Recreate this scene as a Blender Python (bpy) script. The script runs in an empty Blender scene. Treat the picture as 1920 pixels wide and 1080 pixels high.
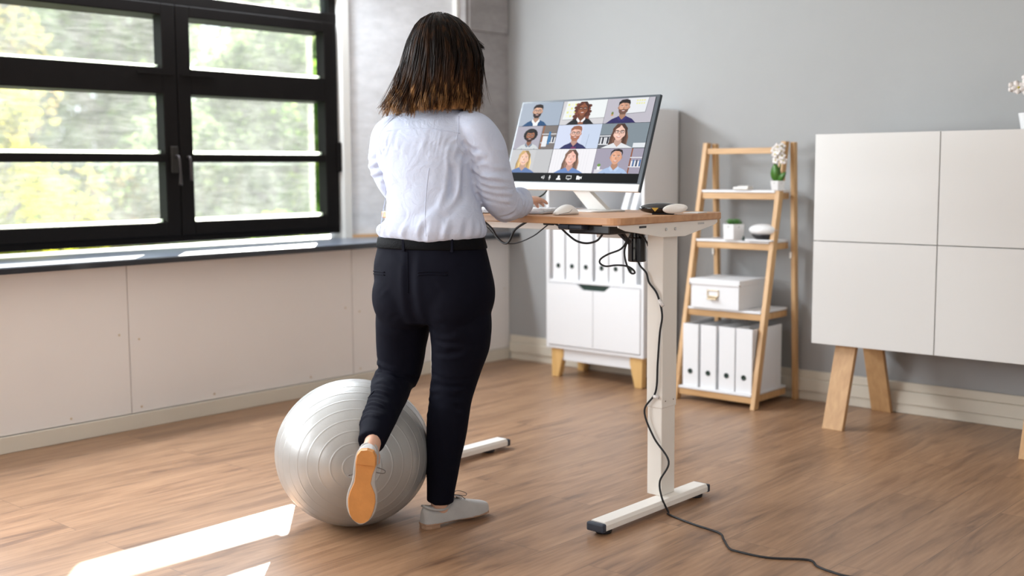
import bpy, bmesh, math, random
import numpy as np
from mathutils import Vector, Matrix, Quaternion
from mathutils.bvhtree import BVHTree
S = bpy.context.scene
C = S.collection
PI = math.pi
random.seed(7)

# ---------------------------------------------------------------- camera
yaw, pitch, roll = math.radians(41.6), math.radians(5.88), math.radians(-0.33)
f0 = Vector((-math.sin(yaw), math.cos(yaw), 0)); r0 = Vector((math.cos(yaw), math.sin(yaw), 0)); uz = Vector((0, 0, 1))
fw = f0 * math.cos(pitch) - uz * math.sin(pitch)
up = f0 * math.sin(pitch) + uz * math.cos(pitch)
rt = r0 * math.cos(roll) + up * math.sin(roll)
up2 = -r0 * math.sin(roll) + up * math.cos(roll)
cam = bpy.data.cameras.new('camera'); co = bpy.data.objects.new('camera', cam); C.objects.link(co)
M = Matrix((rt, up2, -fw)).transposed().to_4x4(); M.translation = Vector((0, 0, 1.2)); co.matrix_world = M
cam.sensor_width = 36; cam.lens = 2163 / 1920 * 36
cam.dof.use_dof = True; cam.dof.focus_distance = 3.85; cam.dof.aperture_fstop = 1.7
cam.clip_start = 0.05; cam.clip_end = 300
S.camera = co

# ---------------------------------------------------------------- world, sun, daylight, exposure
w = bpy.data.worlds.new('sky'); S.world = w; w.use_nodes = True
bg = w.node_tree.nodes['Background']
bg.inputs[0].default_value = (0.80, 0.90, 1.0, 1); bg.inputs[1].default_value = 1.5
S.view_settings.view_transform = 'Standard'; S.view_settings.look = 'None'
S.view_settings.exposure = 0.5; S.view_settings.gamma = 1; S.view_settings.use_curve_mapping = False
sl = bpy.data.lights.new('sun', 'SUN'); sl.energy = 32; sl.angle = math.radians(0.6); sl.color = (1, 0.93, 0.84)
so = bpy.data.objects.new('sun', sl); C.objects.link(so)
sd = Vector((1.0, -0.89, -0.545)).normalized()
so.rotation_euler = sd.to_track_quat('-Z', 'Y').to_euler(); so.location = (-8, 8, 6)

def area(name, loc, aim, sx, sy, power, col=(0.86, 0.93, 1.0)):
    l = bpy.data.lights.new(name, 'AREA'); l.shape = 'RECTANGLE'; l.size = sx; l.size_y = sy; l.energy = power; l.color = col
    o = bpy.data.objects.new(name, l); C.objects.link(o); o.location = loc
    o.rotation_euler = (Vector(aim) - Vector(loc)).to_track_quat('-Z', 'Y').to_euler()
    return o
# area lamps as daylight at the windows, and an added fill by the right wall
area('daylight_left_windows', (-5.05, 0.45, 1.5), (0, 0.45, 1.4), 3.4, 1.15, 145, (0.90, 0.95, 1.0))
area('daylight_front_window', (-3.0, -3.4, 1.7), (-3.2, 5, 1.0), 1.6, 1.6, 24, (1.0, 0.97, 0.93))
area('fill_right_wall', (1.93, 1.2, 1.6), (-4, 1.6, 1.2), 2.6, 1.5, 34, (0.97, 0.98, 1.0))  # fill lamp added before the solid right wall, no window there
area('daylight_view_window', (-5.12, 3.3, 2.29), (-2.4, 3.3, 0.9), 2.0, 0.3, 62, (0.86, 0.93, 1.0))

# ---------------------------------------------------------------- materials
MATS = {}
def mat(name, col, rough=0.5, metal=0.0, noise=0.0, scale=8.0, bump=0.0, bscale=None, stretch=None, emit=None, spec=None, coat=0.0, sheen=0.0, trans=0.0):
    if name in MATS: return MATS[name]
    m = bpy.data.materials.new(name); m.use_nodes = True; nt = m.node_tree; b = nt.nodes['Principled BSDF']
    b.inputs['Base Color'].default_value = (*col, 1); b.inputs['Roughness'].default_value = rough; b.inputs['Metallic'].default_value = metal
    if spec is not None: b.inputs['Specular IOR Level'].default_value = spec
    if coat: b.inputs['Coat Weight'].default_value = coat; b.inputs['Coat Roughness'].default_value = 0.08
    if sheen: b.inputs['Sheen Weight'].default_value = sheen
    if trans: b.inputs['Transmission Weight'].default_value = trans
    if emit: b.inputs['Emission Color'].default_value = (*emit, 1); b.inputs['Emission Strength'].default_value = 1.0
    tc = nt.nodes.new('ShaderNodeTexCoord'); mp = nt.nodes.new('ShaderNodeMapping'); nt.links.new(tc.outputs['Object'], mp.inputs[0])
    if stretch: mp.inputs['Scale'].default_value = stretch
    n = nt.nodes.new('ShaderNodeTexNoise'); n.inputs['Scale'].default_value = scale; n.inputs['Detail'].default_value = 4; nt.links.new(mp.outputs[0], n.inputs['Vector'])
    if noise:
        mx = nt.nodes.new('ShaderNodeMixRGB'); mx.inputs[1].default_value = (*[max(0, c * (1 - noise)) for c in col], 1); mx.inputs[2].default_value = (*[min(1, c * (1 + noise)) for c in col], 1)
        nt.links.new(n.outputs['Fac'], mx.inputs[0]); nt.links.new(mx.outputs[0], b.inputs['Base Color'])
    if bump:
        n2 = n
        if bscale:
            n2 = nt.nodes.new('ShaderNodeTexNoise'); n2.inputs['Scale'].default_value = bscale; n2.inputs['Detail'].default_value = 3; nt.links.new(mp.outputs[0], n2.inputs['Vector'])
        bp = nt.nodes.new('ShaderNodeBump'); bp.inputs['Strength'].default_value = bump; bp.inputs['Distance'].default_value = 0.01
        nt.links.new(n2.outputs['Fac'], bp.inputs['Height']); nt.links.new(bp.outputs[0], b.inputs['Normal'])
    MATS[name] = m; return m

def floor_mat():
    m = bpy.data.materials.new('oak_plank_floor'); m.use_nodes = True; nt = m.node_tree; b = nt.nodes['Principled BSDF']; N = nt.nodes.new; L = nt.links.new
    tc = N('ShaderNodeTexCoord')
    mp = N('ShaderNodeMapping'); mp.inputs['Rotation'].default_value = (0, 0, PI / 2); L(tc.outputs['Object'], mp.inputs[0])
    br = N('ShaderNodeTexBrick'); br.offset = 0.37; br.inputs['Scale'].default_value = 1.0
    br.inputs['Brick Width'].default_value = 1.35; br.inputs['Row Height'].default_value = 0.19; br.inputs['Mortar Size'].default_value = 0.0012; br.inputs['Mortar Smooth'].default_value = 0.3
    br.inputs['Color1'].default_value = (0, 0, 0, 1); br.inputs['Color2'].default_value = (1, 1, 1, 1); br.inputs['Mortar'].default_value = (0.5, 0.5, 0.5, 1); br.inputs['Bias'].default_value = 0
    L(mp.outputs[0], br.inputs[0])
    # every plank gets its own piece of grain
    sc = N('ShaderNodeVectorMath'); sc.operation = 'SCALE'; sc.inputs['Scale'].default_value = 7.3; L(br.outputs['Color'], sc.inputs[0])
    ad = N('ShaderNodeVectorMath'); ad.operation = 'ADD'; L(mp.outputs[0], ad.inputs[0]); L(sc.outputs[0], ad.inputs[1])
    m2 = N('ShaderNodeMapping'); m2.inputs['Scale'].default_value = (0.8, 6, 1); L(ad.outputs[0], m2.inputs[0])
    n1 = N('ShaderNodeTexNoise'); n1.inputs['Scale'].default_value = 1.2; n1.inputs['Detail'].default_value = 8; n1.inputs['Roughness'].default_value = 0.62; n1.inputs['Distortion'].default_value = 2.0; L(m2.outputs[0], n1.inputs[0])
    m3 = N('ShaderNodeMapping'); m3.inputs['Scale'].default_value = (5, 75, 1); L(ad.outputs[0], m3.inputs[0])
    n2 = N('ShaderNodeTexNoise'); n2.inputs['Scale'].default_value = 1.0; n2.inputs['Detail'].default_value = 5; L(m3.outputs[0], n2.inputs[0])
    cr = N('ShaderNodeValToRGB'); e = cr.color_ramp.elements
    e[0].position = 0.30; e[0].color = (0.18, 0.098, 0.056, 1); e[1].position = 0.72; e[1].color = (0.44, 0.262, 0.150, 1)
    k = e.new(0.46); k.color = (0.34, 0.192, 0.106, 1); L(n1.outputs['Fac'], cr.inputs[0])
    mx = N('ShaderNodeMixRGB'); mx.blend_type = 'MULTIPLY'; mx.inputs[0].default_value = 0.6
    cr2 = N('ShaderNodeValToRGB'); cr2.color_ramp.elements[0].position = 0.3; cr2.color_ramp.elements[0].color = (0.6, 0.55, 0.52, 1); cr2.color_ramp.elements[1].position = 0.65; cr2.color_ramp.elements[1].color = (1, 1, 1, 1)
    L(n2.outputs['Fac'], cr2.inputs[0]); L(cr.outputs[0], mx.inputs[1]); L(cr2.outputs[0], mx.inputs[2])
    # knots
    m4 = N('ShaderNodeMapping'); m4.inputs['Scale'].default_value = (1.3, 5.5, 1); L(ad.outputs[0], m4.inputs[0])
    vo = N('ShaderNodeTexVoronoi'); vo.inputs['Scale'].default_value = 1.0; L(m4.outputs[0], vo.inputs[0])
    kr = N('ShaderNodeValToRGB'); kr.color_ramp.elements[0].position = 0.0; kr.color_ramp.elements[0].color = (0.42, 0.34, 0.32, 1); kr.color_ramp.elements[1].position = 0.16; kr.color_ramp.elements[1].color = (1, 1, 1, 1)
    L(vo.outputs['Distance'], kr.inputs[0])
    mk = N('ShaderNodeMixRGB'); mk.blend_type = 'MULTIPLY'; mk.inputs[0].default_value = 0.6; L(mx.outputs[0], mk.inputs[1]); L(kr.outputs[0], mk.inputs[2])
    # plank tone
    hv = N('ShaderNodeHueSaturation'); mr = N('ShaderNodeMapRange'); mr.inputs[3].default_value = 0.94; mr.inputs[4].default_value = 1.06
    L(br.outputs['Color'], mr.inputs[0]); L(mr.outputs[0], hv.inputs['Value']); L(mk.outputs[0], hv.inputs['Color'])
    mm = N('ShaderNodeMixRGB'); mm.inputs[2].default_value = (0.14, 0.08, 0.05, 1); L(br.outputs['Fac'], mm.inputs[0]); L(hv.outputs[0], mm.inputs[1])
    L(mm.outputs[0], b.inputs['Base Color'])
    b.inputs['Roughness'].default_value = 0.36; b.inputs['Specular IOR Level'].default_value = 0.6
    bp = N('ShaderNodeBump'); bp.inputs['Strength'].default_value = 0.12; bp.inputs['Distance'].default_value = 0.004; L(n2.outputs['Fac'], bp.inputs['Height']); L(bp.outputs[0], b.inputs['Normal'])
    return m

def wood_mat(name, light, dark, stretch=(1, 1, 14), scale=2.2, rough=0.45):
    m = bpy.data.materials.new(name); m.use_nodes = True; nt = m.node_tree; b = nt.nodes['Principled BSDF']; N = nt.nodes.new; L = nt.links.new
    tc = N('ShaderNodeTexCoord'); mp = N('ShaderNodeMapping'); mp.inputs['Scale'].default_value = stretch; L(tc.outputs['Object'], mp.inputs[0])
    n = N('ShaderNodeTexNoise'); n.inputs['Scale'].default_value = scale; n.inputs['Detail'].default_value = 6; n.inputs['Distortion'].default_value = 0.6; L(mp.outputs[0], n.inputs[0])
    cr = N('ShaderNodeValToRGB'); e = cr.color_ramp.elements; e[0].position = 0.3; e[0].color = (*dark, 1); e[1].position = 0.68; e[1].color = (*light, 1); L(n.outputs['Fac'], cr.inputs[0])
    L(cr.outputs[0], b.inputs['Base Color']); b.inputs['Roughness'].default_value = rough
    MATS[name] = m; return m

def concrete_mat(name, a, bcol):
    m = bpy.data.materials.new(name); m.use_nodes = True; nt = m.node_tree; b = nt.nodes['Principled BSDF']; N = nt.nodes.new; L = nt.links.new
    tc = N('ShaderNodeTexCoord'); mp = N('ShaderNodeMapping'); mp.inputs['Scale'].default_value = (1, 1, 2.2); L(tc.outputs['Object'], mp.inputs[0])
    n = N('ShaderNodeTexNoise'); n.inputs['Scale'].default_value = 9; n.inputs['Detail'].default_value = 9; n.inputs['Roughness'].default_value = 0.65; L(mp.outputs[0], n.inputs[0])
    n3 = N('ShaderNodeTexNoise'); n3.inputs['Scale'].default_value = 2; L(mp.outputs[0], n3.inputs[0])
    mx0 = N('ShaderNodeMixRGB'); mx0.inputs[0].default_value = 0.4; L(n.outputs['Fac'], mx0.inputs[1]); L(n3.outputs['Fac'], mx0.inputs[2])
    cr = N('ShaderNodeValToRGB'); e = cr.color_ramp.elements; e[0].position = 0.36; e[0].color = (*a, 1); e[1].position = 0.64; e[1].color = (*bcol, 1); L(mx0.outputs[0], cr.inputs[0])
    L(cr.outputs[0], b.inputs['Base Color']); b.inputs['Roughness'].default_value = 0.85
    bp = N('ShaderNodeBump'); bp.inputs['Strength'].default_value = 0.35; bp.inputs['Distance'].default_value = 0.01; L(n.outputs['Fac'], bp.inputs['Height']); L(bp.outputs[0], b.inputs['Normal'])
    return m

def glass_mat():
    # a dusty, streaked window pane: mostly clear, with a thin film that scatters the sun
    m = bpy.data.materials.new('dusty_glass'); m.use_nodes = True; nt = m.node_tree; nt.nodes.remove(nt.nodes['Principled BSDF']); out = nt.nodes['Material Output']; N = nt.nodes.new; L = nt.links.new
    tr = N('ShaderNodeBsdfTransparent'); tr.inputs[0].default_value = (0.97, 0.99, 0.98, 1)
    tl = N('ShaderNodeBsdfTranslucent'); tl.inputs[0].default_value = (0.92, 0.96, 0.98, 1)
    gl = N('ShaderNodeBsdfGlossy'); gl.inputs['Roughness'].default_value = 0.05
    tc = N('ShaderNodeTexCoord'); mp = N('ShaderNodeMapping'); mp.inputs['Rotation'].default_value = (0.22, 0, 0); mp.inputs['Scale'].default_value = (1, 1.6, 9); L(tc.outputs['Object'], mp.inputs[0])
    n = N('ShaderNodeTexNoise'); n.inputs['Scale'].default_value = 3.5; n.inputs['Detail'].default_value = 6; n.inputs['Distortion'].default_value = 1.5; L(mp.outputs[0], n.inputs[0])
    n2 = N('ShaderNodeTexNoise'); n2.inputs['Scale'].default_value = 5; n2.inputs['Detail'].default_value = 3; L(tc.outputs['Object'], n2.inputs[0])
    mu = N('ShaderNodeMath'); mu.operation = 'MULTIPLY'; L(n.outputs['Fac'], mu.inputs[0]); L(n2.outputs['Fac'], mu.inputs[1])
    mr = N('ShaderNodeMapRange'); mr.inputs[1].default_value = 0.12; mr.inputs[2].default_value = 0.5; mr.inputs[3].default_value = 0.022; mr.inputs[4].default_value = 0.058; L(mu.outputs[0], mr.inputs[0])
    a = N('ShaderNodeMixShader'); L(mr.outputs[0], a.inputs[0]); L(tr.outputs[0], a.inputs[1]); L(tl.outputs[0], a.inputs[2])
    b = N('ShaderNodeMixShader'); b.inputs[0].default_value = 0.04; L(a.outputs[0], b.inputs[1]); L(gl.outputs[0], b.inputs[2]); L(b.outputs[0], out.inputs[0])
    return m

def leaf_mat(name, cols, trans=0.5):
    m = bpy.data.materials.new(name); m.use_nodes = True; nt = m.node_tree; nt.nodes.remove(nt.nodes['Principled BSDF']); out = nt.nodes['Material Output']; N = nt.nodes.new; L = nt.links.new
    tc = N('ShaderNodeTexCoord'); n = N('ShaderNodeTexNoise'); n.inputs['Scale'].default_value = 1.6; n.inputs['Detail'].default_value = 6; L(tc.outputs['Object'], n.inputs[0])
    cr = N('ShaderNodeValToRGB'); e = cr.color_ramp.elements; e[0].position = 0.34; e[0].color = (*cols[0], 1); e[1].position = 0.66; e[1].color = (*cols[2], 1); k = e.new(0.5); k.color = (*cols[1], 1); L(n.outputs['Fac'], cr.inputs[0])
    d = N('ShaderNodeBsdfDiffuse'); t = N('ShaderNodeBsdfTranslucent'); L(cr.outputs[0], d.inputs[0]); L(cr.outputs[0], t.inputs[0])
    mx = N('ShaderNodeMixShader'); mx.inputs[0].default_value = trans; L(d.outputs[0], mx.inputs[1]); L(t.outputs[0], mx.inputs[2]); L(mx.outputs[0], out.inputs[0])
    return m

wall_paint = mat('grey_wall_paint', (0.36, 0.36, 0.358), 0.7, noise=0.02, bump=0.05, bscale=120)
panel_paint = mat('white_panel_paint', (0.80, 0.755, 0.72), 0.55, noise=0.015, scale=3)
cream_paint = mat('cream_skirting_paint', (0.66, 0.60, 0.50), 0.5, noise=0.03)
ceil_paint = mat('ceiling_paint', (0.78, 0.78, 0.77), 0.8)
black_frame = mat('black_window_metal', (0.008, 0.0065, 0.006), 0.5, noise=0.2, spec=0.1)
sill_top = mat('slate_sill_top', (0.15, 0.17, 0.21), 0.3, noise=0.1, scale=30)
sill_shade = mat('sill_edge_shade', (0.012, 0.013, 0.018), 0.28, coat=0.3)  # shade of the sill's front edge put into its colour
white_metal = mat('white_powder_coat', (0.89, 0.85, 0.785), 0.4, bump=0.02, bscale=300)
white_lam = mat('white_laminate', (0.80, 0.80, 0.81), 0.4)
white_matt = mat('matt_white_door', (0.70, 0.685, 0.66), 0.45)
white_plastic = mat('white_plastic', (0.82, 0.80, 0.76), 0.3, coat=0.2)
white_card = mat('white_card', (0.80, 0.80, 0.81), 0.6)
black_plastic = mat('black_plastic', (0.012, 0.012, 0.014), 0.35)
black_rubber = mat('black_rubber', (0.010, 0.010, 0.012), 0.55)
blue_black = mat('blue_black_plastic', (0.03, 0.04, 0.06), 0.4)
gloss_black = mat('gloss_black_plastic', (0.006, 0.006, 0.008), 0.12, coat=0.6)
chrome = mat('polished_steel', (0.6, 0.6, 0.6), 0.25, metal=1.0)
brass = mat('pale_brass', (0.62, 0.50, 0.34), 0.35, metal=0.8)
dark_hole = mat('dark_green_hole', (0.010, 0.03, 0.02), 0.6)
paper = mat('white_paper', (0.78, 0.78, 0.77), 0.8)
ceramic = mat('white_ceramic', (0.80, 0.80, 0.80), 0.25, coat=0.4)
desk_wood = wood_mat('beech_desk_wood', (0.60, 0.33, 0.17), (0.48, 0.24, 0.11), (1.2, 12, 12), 2.5, 0.4)
bamboo_v = wood_mat('bamboo_upright', (0.66, 0.41, 0.20), (0.50, 0.28, 0.115), (12, 12, 1.2), 2.5, 0.45)
bamboo_h = wood_mat('bamboo_rail', (0.66, 0.41, 0.20), (0.50, 0.28, 0.115), (1.2, 12, 12), 2.5, 0.45)
oak_leg = wood_mat('oak_leg', (0.60, 0.36, 0.17), (0.48, 0.27, 0.12), (18, 18, 1.0), 2.2, 0.5)
yellow_leg = wood_mat('pale_pine_leg', (0.74, 0.47, 0.19), (0.62, 0.37, 0.13), (10, 10, 1.2), 2.2, 0.45)

# ---------------------------------------------------------------- mesh helpers
class MB:
    def __init__(s): s.v = []; s.f = []; s.m = []
    def add(s, vs, fs, mi=0):
        o = len(s.v); s.v += [tuple(v) for v in vs]; s.f += [tuple(i + o for i in f) for f in fs]; s.m += [mi] * len(fs); return s
    def box(s, x0, x1, y0, y1, z0, z1, mi=0, T=None):
        vs = [Vector((x, y, z)) for x in (x0, x1) for y in (y0, y1) for z in (z0, z1)]
        if T: vs = [T @ v for v in vs]
        return s.add(vs, [(0, 1, 3, 2), (4, 6, 7, 5), (0, 4, 5, 1), (2, 3, 7, 6), (0, 2, 6, 4), (1, 5, 7, 3)], mi)
    def rings(s, rs, closed=True, caps=True, mi=0):
        n = len(rs[0]); vs = [v for r in rs for v in r]; fs = []
        for i in range(len(rs) - 1):
            for j in range(n if closed else n - 1):
                k = (j + 1) % n; fs.append((i * n + j, i * n + k, (i + 1) * n + k, (i + 1) * n + j))
        if caps: fs.append(tuple(range(n))[::-1]); fs.append(tuple((len(rs) - 1) * n + j for j in range(n)))
        return s.add(vs, fs, mi)
    def tube(s, pts, r, n=8, mi=0, smooth=0):
        pts = [Vector(p) for p in pts]
        if smooth: pts = catmull(pts, smooth)
        m = len(pts); rad = (lambda i: r[min(len(r) - 1, int(round(i * (len(r) - 1) / max(1, m - 1))))]) if isinstance(r, (list, tuple)) else (lambda i: r)
        if isinstance(r, (list, tuple)):
            R = list(r)
            def rad(i):
                t = i * (len(R) - 1) / max(1, m - 1); k = min(int(t), len(R) - 2); return R[k] + (R[k + 1] - R[k]) * (t - k)
        rs = []; u = None
        for i, p in enumerate(pts):
            t = (pts[min(i + 1, m - 1)] - pts[max(i - 1, 0)]).normalized()
            if u is None: u = t.orthogonal().normalized()
            else:
                u = (u - t * u.dot(t))
                u = u.normalized() if u.length > 1e-5 else t.orthogonal().normalized()
            v = t.cross(u); rs.append([p + (u * math.cos(a) + v * math.sin(a)) * rad(i) for a in [2 * PI * j / n for j in range(n)]])
        return s.rings(rs, mi=mi)
    def prism(s, poly, d0, d1, axis='x', mi=0, T=None):
        # poly in the plane across the axis, extruded from d0 to d1
        def P(a, b, d): return {'x': (d, a, b), 'y': (a, d, b), 'z': (a, b, d)}[axis]
        r0 = [Vector(P(a, b, d0)) for a, b in poly]; r1 = [Vector(P(a, b, d1)) for a, b in poly]
        if T: r0 = [T @ v for v in r0]; r1 = [T @ v for v in r1]
        return s.rings([r0, r1], mi=mi)
    def lathe(s, prof, n=32, c=(0, 0, 0), sx=1, sy=1, mi=0):
        rs = [[Vector((c[0] + r * sx * math.cos(2 * PI * j / n), c[1] + r * sy * math.sin(2 * PI * j / n), c[2] + z)) for j in range(n)] for r, z in prof]
        return s.rings(rs, mi=mi)
    def sphere(s, c, rx, ry, rz, n=16, mi=0, T=None):
        rs = []
        for i in range(1, n):
            a = PI * i / n; rs.append([Vector((rx * math.sin(a) * math.cos(2 * PI * j / (2 * n)), ry * math.sin(a) * math.sin(2 * PI * j / (2 * n)), -rz * math.cos(a))) for j in range(2 * n)])
        if T: rs = [[T @ v for v in r] for r in rs]
        cv = Vector(c); rs = [[v + cv for v in r] for r in rs]
        return s.rings(rs, mi=mi)
    def mesh(s, name):
        me = bpy.data.meshes.new(name); me.from_pydata(s.v, [], s.f); me.polygons.foreach_set('material_index', s.m)
        bm = bmesh.new(); bm.from_mesh(me); bmesh.ops.recalc_face_normals(bm, faces=bm.faces); bm.to_mesh(me); bm.free(); return me
    def build(s, name, mats, parent=None, bevel=0, smooth=False, seg=2, sub=0):
        me = s.mesh(name); return link(name, me, mats, parent, bevel, smooth, seg, sub)

def link(name, me, mats, parent=None, bevel=0, smooth=False, seg=2, sub=0):
    o = bpy.data.objects.new(name, me); C.objects.link(o)
    for m in (mats if isinstance(mats, (list, tuple)) else [mats]): me.materials.append(m)
    if parent: o.parent = parent
    if smooth: me.polygons.foreach_set('use_smooth', [True] * len(me.polygons))
    if bevel:
        b = o.modifiers.new('bevel', 'BEVEL'); b.width = bevel; b.segments = seg; b.limit_method = 'ANGLE'; b.angle_limit = math.radians(35)
    if sub:
        b = o.modifiers.new('sub', 'SUBSURF'); b.levels = sub; b.render_levels = sub
    return o

def catmull(pts, k=6):
    P = [np.array(p, float) for p in pts]; out = []
    for i in range(len(P) - 1):
        a = P[max(i - 1, 0)]; b = P[i]; c = P[i + 1]; d = P[min(i + 2, len(P) - 1)]
        for j in range(k):
            t = j / k; out.append(0.5 * ((2 * b) + (-a + c) * t + (2 * a - 5 * b + 4 * c - d) * t * t + (-a + 3 * b - 3 * c + d) * t ** 3))
    out.append(P[-1]); return [Vector(o) for o in out] if len(out[0]) == 3 else out

def tag(o, label, cat, group=None):
    o['label'] = label; o['category'] = cat
    if group: o['group'] = group
    return o
def struct(o): o['kind'] = 'structure'; return o
def thing(name, label, cat, loc=(0, 0, 0), rz=0, group=None):
    o = bpy.data.objects.new(name, None); C.objects.link(o); o.location = loc; o.rotation_euler = (0, 0, rz); o.empty_display_size = 0.05
    return tag(o, label, cat, group)
def kids(o): return [c for c in bpy.data.objects if c.parent == o]
def dup(root, loc, rz, label):
    r = root.copy(); C.objects.link(r); r.location = loc; r.rotation_euler = (0, 0, rz); r['label'] = label
    for ch in kids(root):
        c = ch.copy(); C.objects.link(c); c.parent = r
        for g in kids(ch):
            d = g.copy(); C.objects.link(d); d.parent = c
    return r
# ================================================================ the room
YB = 5.44; XL = -4.85; XG = -5.2
struct(MB().box(-5.3, 2.1, -3.6, 5.6, -0.06, 0).build('floor', floor_mat()))
struct(MB().box(-5.4, 2.2, -3.7, 5.7, 3.0, 3.1).build('ceiling', ceil_paint))
struct(MB().box(-5.4, 2.1, YB, YB + 0.15, 0, 3.0).build('wall_back', wall_paint))
# right wall with nothing in view; front wall with a wide window opening behind the viewer
struct(MB().box(2.0, 2.15, -3.6, YB, 0, 3.0).build('wall_right', wall_paint))
wf = MB().box(-5.1, 2.0, -3.6, -3.45, 0, 0.8).box(-5.1, 2.0, -3.6, -3.45, 2.6, 3.0).box(-5.1, -3.9, -3.6, -3.45, 0.8, 2.6).box(-2.1, 2.0, -3.6, -3.45, 0.8, 2.6)
struct(wf.build('wall_front', wall_paint))
# window wall: boarded apron below the sill, each board a panel
wl = struct(MB().box(-5.42, XL - 0.012, -3.45, YB, 0, 0.778).box(-5.30, -5.18, -3.45, 4.35, 2.46, 3.0).box(-5.30, -5.18, -3.45, -1.35, 0.778, 2.46).build('wall_left', panel_paint))
ys = [-3.45, -2.1, -0.6, 0.9, 1.42, 2.785, 4.137, YB]
for i in range(len(ys) - 1):
    b = MB().box(XL - 0.012, XL, ys[i] + 0.002, ys[i + 1] - 0.002, 0.075, 0.772).build('wall_panel', panel_paint, wl, bevel=0.002)
    if ys[i] > 0.8:
        q = None
        for (yy, zz) in ((ys[i] + 0.05, 0.42), (ys[i] + 0.05, 0.10), (ys[i + 1] - 0.05, 0.45), (ys[i] + 0.45, 0.10), (ys[i + 1] - 0.3, 0.10)):
            q = MB().prism([(yy + 0.005 * math.cos(a), zz + 0.005 * math.sin(a)) for a in [k * PI / 4 for k in range(8)]], XL - 0.001, XL + 0.002, 'x'); q.build('screw_head', brass, b)
struct(MB().box(XL, XL + 0.016, -3.45, YB - 0.02, 0, 0.072).build('baseboard_left', cream_paint, bevel=0.003))
bb = MB().box(XL + 0.016, 2.0, YB - 0.018, YB, 0, 0.048).box(XL + 0.016, 2.0, YB - 0.028, YB, 0.048, 0.112).box(XL + 0.016, 2.0, YB - 0.018, YB, 0.112, 0.155)
struct(bb.build('baseboard_back', cream_paint, bevel=0.004))
# sill: slopes gently up towards the window
sill = MB().prism([(-4.755, 0.775), (-4.755, 0.799), (-4.760, 0.804), (-5.20, 0.809), (-5.55, 0.804), (-5.55, 0.775)], -1.35, YB - 0.005, 'y')
sill.m = [1 if max(sill.v[i][2] for i in f) > 0.807 and min(sill.v[i][2] for i in f) > 0.80 else 0 for f in sill.f]
struct(sill.build('trim_1', [sill_shade, sill_top]))
# concrete pier (slightly splayed) and darker corner column with a board on it
conc_l = concrete_mat('pale_concrete', (0.66, 0.67, 0.69), (0.84, 0.85, 0.88)); conc_d = concrete_mat('dark_concrete', (0.27, 0.25, 0.245), (0.38, 0.355, 0.35))
struct(MB().prism([(-5.28, 4.37), (-5.175, 4.40), (-4.925, 5.06), (-5.28, 5.06)], 0.806, 3.0, 'z').build('wall_pier', conc_l))
struct(MB().prism([(-5.29, 4.354), (-5.185, 4.354), (-5.160, 4.362), (-5.150, 4.405), (-5.29, 4.405)], 0.806, 3.0, 'z').build('trim_2', mat('pale_jamb_plaster', (0.78, 0.77, 0.73), 0.6)))
struct(MB().box(-5.28, XL, 5.06, YB, 0.80, 3.0).build('wall_column', conc_d))
cb = MB().box(XL - 0.005, XL + 0.012, 5.085, YB - 0.012, 2.03, 3.0)
struct(cb.build('trim_3', conc_d, bevel=0.003))
struct(MB().box(-4.97, -4.90, 5.035, 5.06, 0.806, 3.0).build('trim_4', mat('pale_jamb_plaster', (0.78, 0.77, 0.73), 0.6)))
struct(MB().prism([(-5.160, 4.41), (-5.150, 4.405), (-5.075, 4.61), (-5.085, 4.615)], 0.806, 0.826, 'z').build('trim_5', mat('raw_wood_strip', (0.72, 0.45, 0.24), 0.6, noise=0.3, scale=30)))
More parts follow.
